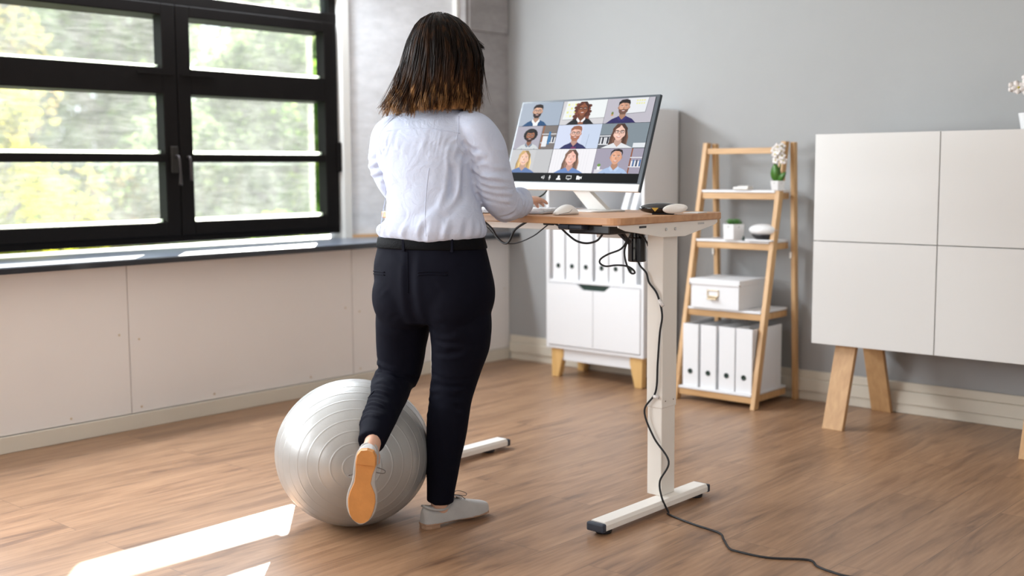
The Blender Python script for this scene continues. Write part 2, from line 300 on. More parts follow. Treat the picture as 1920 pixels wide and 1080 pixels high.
# windows: casements in steel frame
glass = glass_mat()
struct_w = None
bead = bpy.data.materials.new('translucent_glow_bead'); bead.use_nodes = True; _nt = bead.node_tree; _b = _nt.nodes['Principled BSDF']; _tl = _nt.nodes.new('ShaderNodeBsdfTranslucent'); _tl.inputs[0].default_value = (0.9, 0.95, 0.85, 1); _nt.links.new(_tl.outputs[0], _nt.nodes['Material Output'].inputs[0])  # translucent strip put in to glow with sun along each pane's foot
rows = [(0.943, 1.246), (1.288, 1.587), (1.717, 1.974)]
def window(name, ya, yb, yc, handle=True):
    # ya..yc: opening; yb: meeting line of the two casements
    wroot = bpy.data.objects.new(name, None); C.objects.link(wroot); struct(wroot); wroot.location = (XG, yb, 0.84)
    o = Vector((XG, yb, 0.84))
    def T(mb): mb.v = [(x - o.x, y - o.y, z - o.z) for x, y, z in mb.v]; return mb
    fr = MB().box(XG - 0.08, XG, ya, yc, 0.838, 0.893).box(XG - 0.08, XG, ya, yc, 2.40, 2.47).box(XG - 0.08, XG, ya, ya + 0.05, 0.893, 2.4).box(XG - 0.08, XG, yc - 0.05, yc, 0.893, 2.4).box(XG - 0.08, XG + 0.004, ya, yc, 2.032, 2.086).box(XG - 0.06, XG - 0.01, yb - 0.03, yb + 0.03, 2.08, 2.4)
    T(fr).build('frame', black_frame, wroot, bevel=0.004)
    for a, b in ((ya + 0.03, yb - 0.003), (yb + 0.003, yc - 0.03)):
        x0, x1 = XG - 0.055, XG + 0.02
        g0, g1 = a + 0.078, b - 0.078
        sh = MB().box(x0, x1, a, g0, 0.872, 2.032).box(x0, x1, g1, b, 0.872, 2.032).box(x0, x1, g0, g1, 0.872, 0.943).box(x0, x1, g0, g1, 1.974, 2.032).box(x0 + 0.01, x1, g0, g1, 1.246, 1.288).box(x0, x1, g0, g1, 1.587, 1.717)
        c = T(sh).build('casement', black_frame, wroot, bevel=0.005)
        for z0, z1 in rows:
            T(MB().box(XG - 0.185, XG - 0.180, a, b, z0 - 0.06, z1 + (0.06 if z1 > 1.9 else 0.035))).build('pane', glass, c)
            T(MB().box(XG - 0.030, XG - 0.023, g0, g1, z0, z0 + 0.016)).build('glow_bead', bead, c)
            T(MB().box(XG - 0.175, XG - 0.05, a, b, z1, z1 + 0.035)).build('outer_ledge', black_frame, c)
        T(MB().box(x1, x1 + 0.006, b - 0.22 if a < yb - .1 else a + 0.02, b - 0.02 if a < yb - .1 else a + .22, 1.68, 1.692)).build('rail', black_frame, c)
    for a, b in ((ya + 0.05, yb - 0.03), (yb + 0.03, yc - 0.05)):
        T(MB().box(XG - 0.042, XG - 0.037, a, b, 2.086, 2.4)).build('pane', glass, wroot)
    if handle:
        h = MB().box(XG + 0.02, XG + 0.034, yb - 0.055, yb - 0.015, 1.19, 1.325)
        hd = T(h).build('handle', mat('dull_bronze', (0.02, 0.016, 0.012), 0.5, metal=0.3), wroot, bevel=0.004)
        T(MB().tube([(XG + 0.03, yb - 0.03, 1.275), (XG + 0.06, yb - 0.03, 1.27), (XG + 0.07, yb - 0.03, 1.20), (XG + 0.06, yb - 0.025, 1.13)], [0.006, 0.006, 0.005, 0.010], smooth=4)).build('lever', mat('worn_handle_metal', (0.05, 0.04, 0.04), 0.45, metal=0.5), hd, smooth=True)
        T(MB().tube([(XG + 0.02, yb + 0.045, 1.27), (XG + 0.045, yb + 0.045, 1.26), (XG + 0.05, yb + 0.045, 1.15)], [0.007, 0.007, 0.01], smooth=4)).build('lever', mat('worn_handle_metal', (0.05, 0.04, 0.04), 0.45, metal=0.5), hd, smooth=True)
        T(MB().box(XG, XG + 0.03, yc - 0.03, yc - 0.002, 1.19, 1.36)).build('hinge', black_frame, wroot, bevel=0.004)
    return wroot
window('window_1', 2.226, 3.296, 4.356)
window('window_2', 0.10, 1.165, 2.226, False)
window('window_3', -1.35, -0.6, 0.10, False)
w4 = MB().box(-3.9, -2.1, -3.56, -3.5, 0.8, 0.86).box(-3.9, -2.1, -3.56, -3.5, 2.54, 2.6)
for x in (-3.9, -3.03, -2.16): w4.box(x, x + 0.06, -3.56, -3.5, 0.86, 2.54)
struct(w4.build('window_4', black_frame))

# ================================================================ outside: lawn and trees
struct(MB().box(-90, -5.4, -60, 90, -3.3, -3.2).build('ground', mat('lawn_outside', (0.16, 0.24, 0.07), 0.9, noise=0.4, scale=0.8)))
LM = [leaf_mat('leaves_yellow_green', [(0.16, 0.22, 0.015), (0.32, 0.32, 0.02), (0.42, 0.34, 0.05)], 0.6),
      leaf_mat('leaves_mid_green', [(0.07, 0.17, 0.035), (0.13, 0.25, 0.045), (0.27, 0.36, 0.06)]),
      leaf_mat('leaves_grey_green', [(0.10, 0.17, 0.075), (0.17, 0.25, 0.11), (0.28, 0.34, 0.16)]),
      leaf_mat('leaves_autumn', [(0.09, 0.13, 0.03), (0.20, 0.20, 0.05), (0.34, 0.20, 0.06)], 0.55)]
bark = mat('tree_bark', (0.10, 0.075, 0.055), 0.9, noise=0.4, scale=12)
def tree(name, label, x, y, h, rad, mi, n=5200, leaf=0.13, seed=1, low=0.15):
    rnd = random.Random(seed); t = thing(name, label, 'tree' if 'tree' in name else 'bush', (x, y, -3.2))
    tr = MB().tube([(0, 0, 0), (0.1, 0.05, h * 0.3), (-0.08, 0.1, h * 0.6), (0, 0, h * 0.9)], [0.22, 0.17, 0.11, 0.03], n=10, smooth=4)
    for k in range(9):
        a = rnd.uniform(0, 2 * PI); z = h * rnd.uniform(0.3, 0.8); q = rad * rnd.uniform(0.5, 0.85)
        tr.tube([(0, 0, z * 0.85), (q * 0.5 * math.cos(a), q * 0.5 * math.sin(a), z + 0.1), (q * math.cos(a), q * math.sin(a), z + 0.5)], [0.07, 0.045, 0.015], n=6, smooth=3)
    tr.build('trunk', bark, t, smooth=True)
    cl = []
    for k in range(46):
        z = h * (low + (1 - low) * rnd.random()); u = (z / h - low) / (1 - low); rr = rad * (math.sin(PI * min(1, max(0, 0.12 + 0.82 * u))) ** 0.6) * math.sqrt(rnd.random())
        a = rnd.uniform(0, 2 * PI); cl.append((rr * math.cos(a), rr * math.sin(a), z, rnd.uniform(0.5, 1.0) * rad * 0.42))
    f = MB()
    for k in range(n):
        c = cl[rnd.randrange(len(cl))]; d = Vector((rnd.gauss(0, 1), rnd.gauss(0, 1), rnd.gauss(0, 1))).normalized() * c[3] * rnd.uniform(0.5, 1.05)
        p = Vector(c[:3]) + d; u = Vector((rnd.gauss(0, 1), rnd.gauss(0, 1), rnd.gauss(0, 0.6))).normalized(); v = u.orthogonal(); v.rotate(Quaternion(u, rnd.uniform(0, 6.28))); s = leaf * rnd.uniform(0.6, 1.3)
        f.add([p - u * s, p + v * s * 0.45, p + u * s, p - v * s * 0.45], [(0, 1, 2, 3)])
    f.build('foliage', LM[mi], t)
    return t
tree('leafy_tree', 'bright yellow-green tree close outside the left window panes', -12.9, 5.25, 5.25, 1.5, 0, 24000, 0.055, 3, 0.3)
tree('leafy_tree', 'tree with orange-tinged leaves beyond the bright yellow tree', -18.8, 7.8, 6.6, 2.6, 3, 22000, 0.09, 5, 0.1)
tree('leafy_tree', 'grey-green tree seen through the middle of the window', -17.2, 13.4, 6.6, 2.7, 2, 22000, 0.09, 8, 0.1)
tree('leafy_tree', 'mid green tree behind the right casement panes', -12.3, 11.6, 5.7, 2.0, 1, 22000, 0.07, 11, 0.1)
tree('leafy_tree', 'pale tree furthest away behind the others', -30.0, 25.0, 10.0, 5.2, 2, 15000, 0.32, 15, 0.05)
tree('leafy_tree', 'yellow-leaved tree beyond the right end of the window', -18.0, 20.5, 7.6, 3.2, 0, 20000, 0.11, 21, 0.05)
tree('leafy_tree', 'tall grey-green tree at the left end of the view', -34.0, 13.2, 10.0, 5.4, 2, 15000, 0.34, 25, 0.05)
tree('leafy_tree', 'broad dense tree closing the view between the two far trees', -44.0, 25.0, 13.5, 5.6, 1, 15000, 0.34, 41, 0.02)
tree('leafy_tree', 'dense far tree seen above the bush at right', -30.0, 37.0, 10.5, 4.6, 2, 15000, 0.34, 43, 0.02)
tree('round_bush', 'low bright green bush below the right casement', -9.6, 7.6, 3.8, 1.05, 1, 16000, 0.045, 31, 0.2)

# ================================================================ white cabinet with pale wooden legs
x0, x1, y0, y1 = -4.262, -3.578, 5.10, 5.425
def L_(mb, o): mb.v = [(x - o[0], y - o[1], z - o[2]) for x, y, z in mb.v]; return mb
cabO = (-3.92, 5.26, 0)
cab = thing('storage_cabinet', 'tall white cabinet with open binder shelf above doors on pale wooden legs', 'cabinet', cabO)
body = MB().box(x0, x0 + 0.018, y0, y1, 0.17, 1.52).box(x1 - 0.018, x1, y0, y1, 0.17, 1.52).box(x0 + .018, x1 - .018, y0 + 0.0005, y1, 1.50, 1.52).box(x0 + .018, x1 - .018, y0 + 0.004, y1, 0.17, 0.188).box(x0 + .018, x1 - .018, y0 + 0.004, y1, 0.552, 0.570).box(x0 + .018, x1 - .018, y0 + 0.004, y1, 0.955, 0.972).box(x0 + .018, x1 - .018, y0 + 0.004, y1, 1.24, 1.256).box(x0 + .018, x1 - .018, y1 - 0.01, y1, 0.17, 1.50)
L_(body, cabO).build('body', white_lam, cab, bevel=0.0015)
L_(MB().box(-3.946, -3.930, y0 + 0.01, y1 - 0.01, 0.972, 1.24), cabO).build('divider', white_lam, cab, bevel=0.001)
L_(MB().box(x0 + 0.04, x1 - 0.04, y0 + 0.03, y0 + 0.048, 0.10, 0.171).box(x0 + 0.04, x1 - 0.04, y1 - 0.05, y1 - 0.03, 0.10, 0.17), cabO).build('apron', white_lam, cab, bevel=0.001)
zt, zb = 0.549, 0.192
for a, b, sgn in ((x0 + 0.021, -3.9215, -1), (-3.9185, x1 - 0.021, 1)):
    # door with half of the trapezoid grip cut-out at the top inner corner
    if sgn < 0: poly = [(a, zb), (b, zb), (b, zt - 0.03), (b - 0.075, zt - 0.03), (b - 0.115, zt), (a, zt)]
    else: poly = [(a, zb), (b, zb), (b, zt), (a + 0.115, zt), (a + 0.075, zt - 0.03), (a, zt - 0.03)]
    L_(MB().prism(poly, y0 - 0.004, y0 + 0.013, 'y'), cabO).build('door', white_lam, cab, bevel=0.0015)
L_(MB().box(-4.06, -3.78, y0 + 0.016, y0 + 0.06, 0.50, 0.551), cabO).build('grip_recess', dark_hole, cab)
for xa, sg in ((x0 + 0.02, 1), (x1 - 0.02, -1)):
    for ya, ry in ((y0 + 0.02, 0), (y1 - 0.065, 1)):
        poly = [(xa, 0.168), (xa + sg * 0.085, 0.168), (xa + sg * 0.085, 0.13), (xa + sg * 0.052, 0.0), (xa + sg * 0.004, 0.0)]
        L_(MB().prism(poly, ya, ya + 0.042, 'y'), cabO).build('leg', yellow_leg, cab, bevel=0.003)

def binder(label, x, y, z, w, h=0.318, d=0.285, group=None, rz=0, lean=0):
    t = thing('ring_binder', label, 'binder', (x, y, z), rz, group)
    if lean: t.rotation_euler = (0, lean, rz)
    c = MB().box(0, w, 0, 0.004, 0, h).box(0, 0.003, 0.004, d, 0, h).box(w - 0.003, w, 0.004, d, 0, h)
    c.build('cover', white_card, t, bevel=0.0015)
    MB().box(0.006, w - 0.016, 0.03, d - 0.01, 0.006, h - 0.025).build('paper_block', paper, t)
    cx, cz = w / 2, 0.078
    MB().lathe([(0.0135, 0), (0.0135, 0.0024), (0.010, 0.0030), (0.010, 0.0005), (0.0001, 0.0005)], 20).build('finger_hole', dark_hole, t, smooth=True).matrix_local = Matrix.Translation((cx, -0.0005, cz)) @ Matrix.Rotation(PI / 2, 4, 'X')
    MB().box(w - 0.018, w - 0.004, 0.012, 0.03, 0.1, 0.12).build('lever_arch', black_plastic, t)
    return t
bx = [(-4.236, 'leftmost ring binder on the cabinet shelf'), (-4.136, 'second white binder from left on the cabinet shelf'), (-4.036, 'third white binder on the cabinet shelf, before the dark gap'),
      (-3.925, 'fourth white binder on the cabinet shelf, right of the dark gap'), (-3.828, 'fifth white binder on the cabinet shelf, beneath the cable loop'), (-3.725, 'rightmost white binder on the cabinet shelf, beside the motor')]
for x, lb in bx: binder(lb, x, 5.125, 0.570, 0.088 if x != -3.725 else 0.08, 0.325, group='white binders on the cabinet shelf')
def book(label, x, z, w, h, lean, m, col='white'):
    t = thing('folder', label, 'folder', (x, 5.16, z)); t.rotation_euler = (0, lean, 0)
    MB().box(0, w, 0, 0.21, 0, h).build('cover', m, t, bevel=0.003)
    MB().box(0.003, w - 0.003, 0.004, 0.212, 0.003, h + 0.001).build('page_block', paper, t)
    return t
book('black folder leaning left of the divider behind the monitor foot', -3.985, 0.973, 0.03, 0.235, -0.30 + 0.2, mat('black_folder', (0.02, 0.025, 0.03), 0.5))
book('blue folder standing against the cabinet divider', -4.02 + 0.06, 0.973, 0.012, 0.22, -0.02, mat('blue_folder', (0.12, 0.25, 0.40), 0.5))
book('first white folder leaning to the right behind the monitor', -3.775, 0.978, 0.035, 0.24, 0.33, white_card)
book('second white folder leaning to the right against the cabinet side', -3.715, 0.978, 0.035, 0.24, 0.33, white_card)

# ================================================================ ladder shelf
LO = (-3.07, 5.2, 0)
lad = thing('ladder_shelf', 'pale wooden ladder shelf with four white boards against the grey wall', 'shelf', LO)
def yf(z): return 5.005 + 0.27 * z / 1.33
for xs in (-3.325, -2.868):
    r = []
    for z in (0, 1.332): r.append([(xs, yf(z), z), (xs + 0.026, yf(z), z), (xs + 0.026, yf(z) + 0.042, z), (xs, yf(z) + 0.042, z)])
    L_(MB().rings(r), LO).build('front_leg', bamboo_v, lad, bevel=0.003)
    xr = xs + (0.028 if xs < -3 else 0.0285)
    r = []
    for z in (0, 1.328): yy = 5.385 - 0.07 * z / 1.33; r.append([(xr, yy, z), (xr + 0.024, yy, z), (xr + 0.024, yy + 0.034, z), (xr, yy + 0.034, z)])
    L_(MB().rings(r), LO).build('rear_leg', bamboo_v, lad, bevel=0.003)
    for zz in (0.74,): L_(MB().box(xr - 0.002, xr + 0.006, 5.336, 5.345, zz, zz + 0.03), LO).build('hinge', white_metal, lad)
L_(MB().box(-3.299, -2.868, yf(1.285) + 0.008, yf(1.285) + 0.026, 1.272, 1.302), LO).build('top_rail', bamboo_h, lad, bevel=0.002)
for z in (0.062, 0.470, 0.820, 1.074):
    ya = yf(z)
    L_(MB().box(-3.299, -2.868, ya + 0.006, ya + 0.024, z - 0.034, z - 0.002), LO).build('shelf_rail', bamboo_h, lad, bevel=0.002)
    L_(MB().box(-3.299, -2.868, 5.355, 5.373, z - 0.034, z - 0.002), LO).build('shelf_rail', bamboo_h, lad, bevel=0.002)
    for xa in (-3.300, -2.886): L_(MB().box(xa, xa + 0.018, ya + 0.026, 5.353, z - 0.034, z - 0.002), LO).build('side_rail', bamboo_v, lad, bevel=0.002)
    L_(MB().box(-3.297, -2.870, ya + 0.001, 5.38, z, z + 0.012), LO).build('shelf_board', white_lam, lad, bevel=0.002)
ZS = [0.074, 0.482, 0.832, 1.086]
for i, (x, lb) in enumerate([(-3.285, 'leftmost white binder at the bottom of the ladder shelf'), (-3.178, 'second white binder from left on the lowest ladder board'), (-3.069, 'third white binder on the lowest ladder board'), (-2.970, 'rightmost white binder at the bottom of the ladder shelf')]):
    binder(lb, x, yf(0.07) + 0.02, ZS[0], 0.092, 0.325, 0.30, group='white binders on the ladder shelf')
# storage box
BO = (-3.12, 5.2, ZS[1])
bx_ = thing('storage_box', 'white lidded cardboard box with brass label holder on ladder shelf', 'box', BO)
L_(MB().box(-3.268, -2.985, 5.085, 5.34, ZS[1], ZS[1] + 0.128), BO).build('body', white_card, bx_, bevel=0.002)
lidm = MB().box(-3.275, -2.978, 5.078, 5.347, ZS[1] + 0.120, ZS[1] + 0.150)
lid = L_(lidm, BO).build('lid', white_card, bx_, bevel=0.003)
for (a, b) in ((-3.275, 5.078), (-2.986, 5.078)):
    L_(MB().box(a - 0.001, a + 0.009, b - 0.001, b + 0.009, ZS[1] + 0.118, ZS[1] + 0.130), BO).build('corner_clip', chrome, lid)
lh = MB().box(-3.17, -3.10, 5.081, 5.085, ZS[1] + 0.060, ZS[1] + 0.066).box(-3.17, -3.10, 5.081, 5.085, ZS[1] + 0.09, ZS[1] + 0.096).box(-3.17, -3.164, 5.081, 5.085, ZS[1] + 0.06, ZS[1] + 0.096).box(-3.106, -3.10, 5.081, 5.085, ZS[1] + 0.06, ZS[1] + 0.096)
L_(lh, BO).build('label_holder', brass, bx_, bevel=0.001)
L_(MB().prism([(5.084, 0.066), (5.066, 0.052), (5.066, 0.046), (5.084, 0.056)], -3.162, -3.108, 'x', T=Matrix.Translation((0, 0, ZS[1]))), BO).build('pull', brass, bx_, bevel=0.001)

# white rounded gadget on the top board
g = thing('small_white_case', 'small white rounded case lying on the top ladder board', 'case', (-3.06, 5.24, ZS[3]))
MB().box(-0.045, 0.045, -0.03, 0.03, 0.002, 0.017).build('case', white_plastic, g, bevel=0.007, seg=4)
MB().box(-0.02, 0.043, -0.024, 0.024, 0.017, 0.022).build('lid', white_plastic, g, bevel=0.002)

green1 = mat('orchid_leaf_green', (0.06, 0.16, 0.02), 0.35, noise=0.3, scale=20)
green2 = mat('succulent_green', (0.07, 0.20, 0.04), 0.5, noise=0.4, scale=40)
petal = mat('white_petal', (0.86, 0.80, 0.76), 0.55)
yellowc = mat('orchid_lip_yellow', (0.55, 0.45, 0.06), 0.5)
soil = mat('potting_soil', (0.03, 0.022, 0.016), 0.95, noise=0.5, scale=60)
def blade(mb, base, tip, wid, nrm, bend=0.02, n=8, rnd_=0.75, thick=0.002):
    base, tip, nrm = Vector(base), Vector(tip), Vector(nrm).normalized(); d = tip - base; s = d.cross(nrm).normalized(); rs = []
    for i in range(n + 1):
        t = i / n; w_ = wid * (math.sin(PI * min(0.985, max(0.03, t ** rnd_)))) ** 0.6; c = base + d * t + nrm * bend * math.sin(PI * t)
        rs.append([c - s * w_, c + nrm * thick - nrm * 0.12 * w_, c + s * w_, c - nrm * thick - nrm * 0.12 * w_])
    mb.rings(rs); return mb
def orchid(label, loc, s, stems, leaves, pot_n=8, nfl=9, seed=3):
    rnd = random.Random(seed); t = thing('potted_orchid', label, 'plant', loc)
    MB().lathe([(0.001, 0), (0.033 * s, 0), (0.036 * s, 0.004 * s), (0.045 * s, 0.052 * s), (0.041 * s, 0.052 * s), (0.036 * s, 0.044 * s), (0.001, 0.044 * s)], pot_n).build('pot', ceramic, t, bevel=0.0015)
    MB().lathe([(0.038 * s, 0.040 * s), (0.037 * s, 0.047 * s), (0.001, 0.047 * s)], 12).build('soil', soil, t)
    for (bx0, tp, wd) in leaves: blade(MB(), bx0, tp, wd, (0.2, -1, 0.1), 0.012).build('leaf', green1, t, smooth=True)
    for st in stems:
        so_ = MB().tube(st, 0.0022 * s, 6, smooth=6).build('stem', green2, t, smooth=True)
    for k in range(nfl):
        st = stems[k % len(stems)]; pts = catmull([Vector(p) for p in st], 6); p = pts[int(len(pts) * rnd.uniform(0.55, 0.99))] + Vector((rnd.uniform(-.022, .022), rnd.uniform(-.022, .006), rnd.uniform(-.02, .02))) * s
        a0 = rnd.uniform(0, 6.28); nv = Vector((rnd.uniform(-0.6, 0.6), -1, rnd.uniform(-0.3, 0.4))).normalized(); uu = nv.orthogonal().normalized(); vv = nv.cross(uu); fl = MB()
        for q in range(5):
            a = a0 + q * 2 * PI / 5; dd = uu * math.cos(a) + vv * math.sin(a); blade(fl, p, p + dd * 0.021 * s + nv * 0.003, 0.011 * s, nv, 0.003, 5, 0.9, 0.0008)
        fo = fl.build('flower', petal, t, smooth=True)
        MB().sphere(p + nv * 0.004, 0.004 * s, 0.004 * s, 0.004 * s, 5).build('flower_lip', yellowc, fo, smooth=True)
    return t
orchid('white orchid in small white pot on the top ladder board', (-2.925 + 0.09, 5.19, ZS[3]), 0.95,
       [[(0, 0, 0.04), (0.012, 0.0, 0.11), (0.012, -0.004, 0.16), (-0.01, -0.01, 0.205)], [(0, 0, 0.04), (0.006, 0, 0.10), (0.02, -0.006, 0.15), (0.03, -0.01, 0.165), (0.015, -0.01, 0.21)]],
       [((0, 0, 0.04), (-0.012, -0.01, 0.135), 0.027), ((0.004, 0, 0.04), (0.05, -0.012, 0.092), 0.016), ((-0.002, 0.004, 0.04), (-0.035, 0.02, 0.10), 0.018)], 6, 13, 3)
# succulent
su = thing('potted_succulent', 'green succulent in white angular pot on the second ladder board', 'plant', (-3.088, 5.2, ZS[2]))
MB().lathe([(0.001, 0), (0.054, 0), (0.058, 0.003), (0.062, 0.082), (0.056, 0.082), (0.054, 0.072), (0.001, 0.072)], 6).build('pot', ceramic, su, bevel=0.002)
MB().lathe([(0.054, 0.066), (0.053, 0.075), (0.001, 0.075)], 12).build('soil', soil, su)
rl = MB(); rnd = random.Random(4)
for c in ((-0.02, 0.0), (0.024, -0.01), (0.0, 0.026), (0.0, -0.028)):
    for q in range(13):
        a = q * 2.4; e = 0.35 + 0.09 * q * 0.9; d = Vector((math.cos(a) * math.cos(e), math.sin(a) * math.cos(e), math.sin(e))); blade(rl, Vector((c[0], c[1], 0.072)), Vector((c[0], c[1], 0.075)) + d * 0.034, 0.007, d.cross(Vector((-math.sin(a), math.cos(a), 0))), 0.003, 5, 0.9, 0.002)
rl.build('leaves', green2, su, smooth=True)
# white pebble lamp on a dark stand over a white tray
eg = thing('pebble_speaker', 'glossy white pebble-shaped speaker on dark stand, second ladder board', 'speaker', (-2.918, 5.2, ZS[2]))
MB().sphere((0, 0, 0.056), 0.077, 0.052, 0.031, 16).build('shell', ceramic, eg, smooth=True)
MB().lathe([(0.001, 0.008), (0.040, 0.008), (0.062, 0.030), (0.058, 0.034), (0.001, 0.034)], 24, sy=0.72).build('stand', black_plastic, eg, smooth=True)
MB().box(-0.078, 0.074, -0.05, 0.05, 0, 0.008).build('tray', white_lam, eg, bevel=0.003)
kn = thing('dark_cone', 'tiny dark green cone standing left of the pebble speaker', 'ornament', (-3.013, 5.17, ZS[2]))
MB().lathe([(0.001, 0), (0.008, 0), (0.0085, 0.006), (0.004, 0.018), (0.001, 0.026)], 16).build('cone', dark_hole, kn, smooth=True)

# ================================================================ white sideboard on slanted oak boards
SO = (-1.65, 5.18, 0)
sb = thing('sideboard', 'large matt white sideboard with square doors on slanted oak board legs', 'sideboard', SO)
L_(MB().box(-2.50, -0.76, 4.952, 5.40, 0.384, 1.350), SO).build('carcass', white_matt, sb, bevel=0.002)
for i in range(3):
    xa = -2.503 + 0.581 * i
    for za, zb_ in ((0.383, 0.860), (0.864, 1.351)):
        L_(MB().box(xa, xa + 0.577, 4.928, 4.949, za, zb_), SO).build('door', white_matt, sb, bevel=0.0015)
for xa, xb in ((-2.41, -2.31), (-1.535, -1.435), (-0.90, -0.80)):
    for bt_, tp_ in ((4.865, 4.99), (5.395, 5.26)):
        s_ = 0.028
        r = [[(xa, bt_, 0), (xb, bt_, 0), (xb, bt_ + s_, 0), (xa, bt_ + s_, 0)], [(xa, tp_, 0.384), (xb, tp_, 0.384), (xb, tp_ + s_, 0.384), (xa, tp_ + s_, 0.384)]]
        L_(MB().rings(r), SO).build('leg', oak_leg, sb, bevel=0.002)
orchid('white orchid in white pot at the right edge on the sideboard', (-1.595, 5.08, 1.351), 1.35,
       [[(0, 0, 0.05), (0.02, 0, 0.12), (0.01, -0.01, 0.18), (-0.05, -0.02, 0.20)], [(0, 0, 0.05), (0.04, 0, 0.14), (0.08, 0, 0.2), (0.05, 0, 0.25)]],
       [((0, 0, 0.05), (0.07, -0.02, 0.13), 0.028), ((0, 0, 0.05), (0.09, 0.02, 0.09), 0.02)], 24, 10, 9)
# ================================================================ standing desk
DO = (-2.76, 3.33, 0)
dk = thing('standing_desk', 'height-adjustable desk with beech top on white steel legs', 'desk', DO)
dx0, dx1, dy0, dy1, dz = -3.345, -2.195, 2.985, 3.64, 1.0415
def rrect(xa, xb, ya, yb, r, n=6):
    out = []
    for cx, cy, a0 in ((xb - r, ya + r, -PI / 2), (xb - r, yb - r, 0), (xa + r, yb - r, PI / 2), (xa + r, ya + r, PI)):
        for k in range(n + 1): a = a0 + PI / 2 * k / n; out.append((cx + r * math.cos(a), cy + r * math.sin(a)))
    return out
L_(MB().prism(rrect(dx0, dx1, dy0, dy1, 0.045), dz - 0.024, dz, 'z'), DO).build('tabletop', desk_wood, dk, bevel=0.003)
for xc, sg in ((-2.285, 1), (-3.285, -1)):
    yo = 0.0 if sg > 0 else -0.085
    lg = L_(MB().box(xc - 0.033, xc + 0.033, 3.325 + yo, 3.415 + yo, 0.36, 0.985), DO).build('leg', white_metal, dk, bevel=0.003)
    L_(MB().box(xc - 0.0305, xc + 0.0305, 3.328 + yo, 3.412 + yo, 0.045, 0.362), DO).build('inner_column', white_metal, lg, bevel=0.003)
    if sg > 0:
        for (yy, zz) in ((3.345, 0.385), (3.395, 0.385)):
            L_(MB().prism([(yy + 0.0028 * math.cos(k), zz + 0.0028 * math.sin(k)) for k in range(6)], xc + 0.033, xc + 0.0345, 'x'), DO).build('bolt', chrome, lg)
    fx = xc + (0.035 if sg > 0 else 0.0)
    ft = L_(MB().prism([(fx - 0.034, 0.016), (fx + 0.034, 0.016), (fx + 0.034, 0.034), (fx + 0.027, 0.045), (fx - 0.027, 0.045), (fx - 0.034, 0.034)], 2.955, 3.575 if sg > 0 else 3.63, 'y'), DO).build('foot', white_metal, dk, bevel=0.002)
    for ya, yb in ((2.935, 2.957), (3.573, 3.592) if sg > 0 else (3.628, 3.648)):
        L_(MB().box(fx - 0.035, fx + 0.035, ya, yb, 0.012, 0.042), DO).build('end_cap', blue_black, ft, bevel=0.006)
    for yy in (2.985, 3.54):
        L_(MB().lathe([(0.001, 0), (0.026, 0), (0.028, 0.004), (0.028, 0.010), (0.012, 0.013), (0.012, 0.018), (0.001, 0.018)], 20, (fx, yy, 0)), DO).build('levelling_pad', black_rubber, ft, smooth=False, bevel=0.001)
    bxp = xc + (0.078 if sg > 0 else -0.030)
    pl = [(3.0, 1.0165), (3.0, 1.010), (3.04, 0.998), (3.25, 0.968), (3.39, 0.966), (3.58, 0.998), (3.60, 1.006), (3.60, 1.0165)]
    bk = L_(MB().prism(pl, bxp - 0.002, bxp + 0.002, 'x'), DO).build('side_bracket', white_metal, dk, bevel=0.001)
    L_(MB().box(min(bxp, xc), max(bxp, xc), 3.02, 3.59, 1.0125, 1.0170), DO).build('bracket_flange', white_metal, bk)
    L_(MB().box(xc - 0.045, xc + 0.045, 3.30, 3.44, 0.975, 1.013), DO).build('mount_plate', white_metal, dk, bevel=0.002)
    if sg > 0:
        for yy in (3.135,): L_(MB().box(bxp + 0.0018, bxp + 0.0030, yy - 0.02, yy + 0.02, 1.004, 1.011), DO).build('slot', black_plastic, bk)
        L_(MB().box(bxp + 0.0018, bxp + 0.0030, 3.47, 3.51, 1.003, 1.010), DO).build('slot', mat('pale_slot', (0.60, 0.58, 0.55), 0.5), bk)
        for yy in (3.27, 3.325):
            L_(MB().prism([(yy + 0.0062 * math.cos(k * PI / 3), 0.994 + 0.0062 * math.sin(k * PI / 3)) for k in range(6)], bxp + 0.002, bxp + 0.006, 'x'), DO).build('bolt', chrome, bk, bevel=0.001)
L_(MB().box(-3.20, -2.32, 3.315, 3.335, 0.975, 1.014), DO).build('crossbar', white_metal, dk, bevel=0.002)
L_(MB().box(-3.20, -2.32, 3.42, 3.44, 0.975, 1.014), DO).build('crossbar', white_metal, dk, bevel=0.002)
cbx = L_(MB().box(-2.435, -2.262, 3.03, 3.16, 0.984, 1.0168), DO).build('control_box', black_plastic, dk, bevel=0.006)
hs = L_(MB().box(-2.452, -2.350, 2.992, 3.045, 0.999, 1.0168), DO).build('handset', blue_black, dk, bevel=0.006)
L_(MB().box(-2.405, -2.402, 2.9905, 3.0, 1.0, 1.015), DO).build('button_seam', gloss_black, hs)
L_(MB().box(-2.50, -2.385, 3.27, 3.31, 0.957, 0.975), DO).build('cable_clip', white_plastic, dk, bevel=0.002)
mt = L_(MB().lathe([(0.001, 0.870), (0.030, 0.870), (0.033, 0.873), (0.033, 0.955), (0.030, 0.957), (0.030, 1.0), (0.001, 1.0)], 32, (-2.388, 3.362, 0)), DO).build('motor', gloss_black, dk, smooth=False, bevel=0.001)

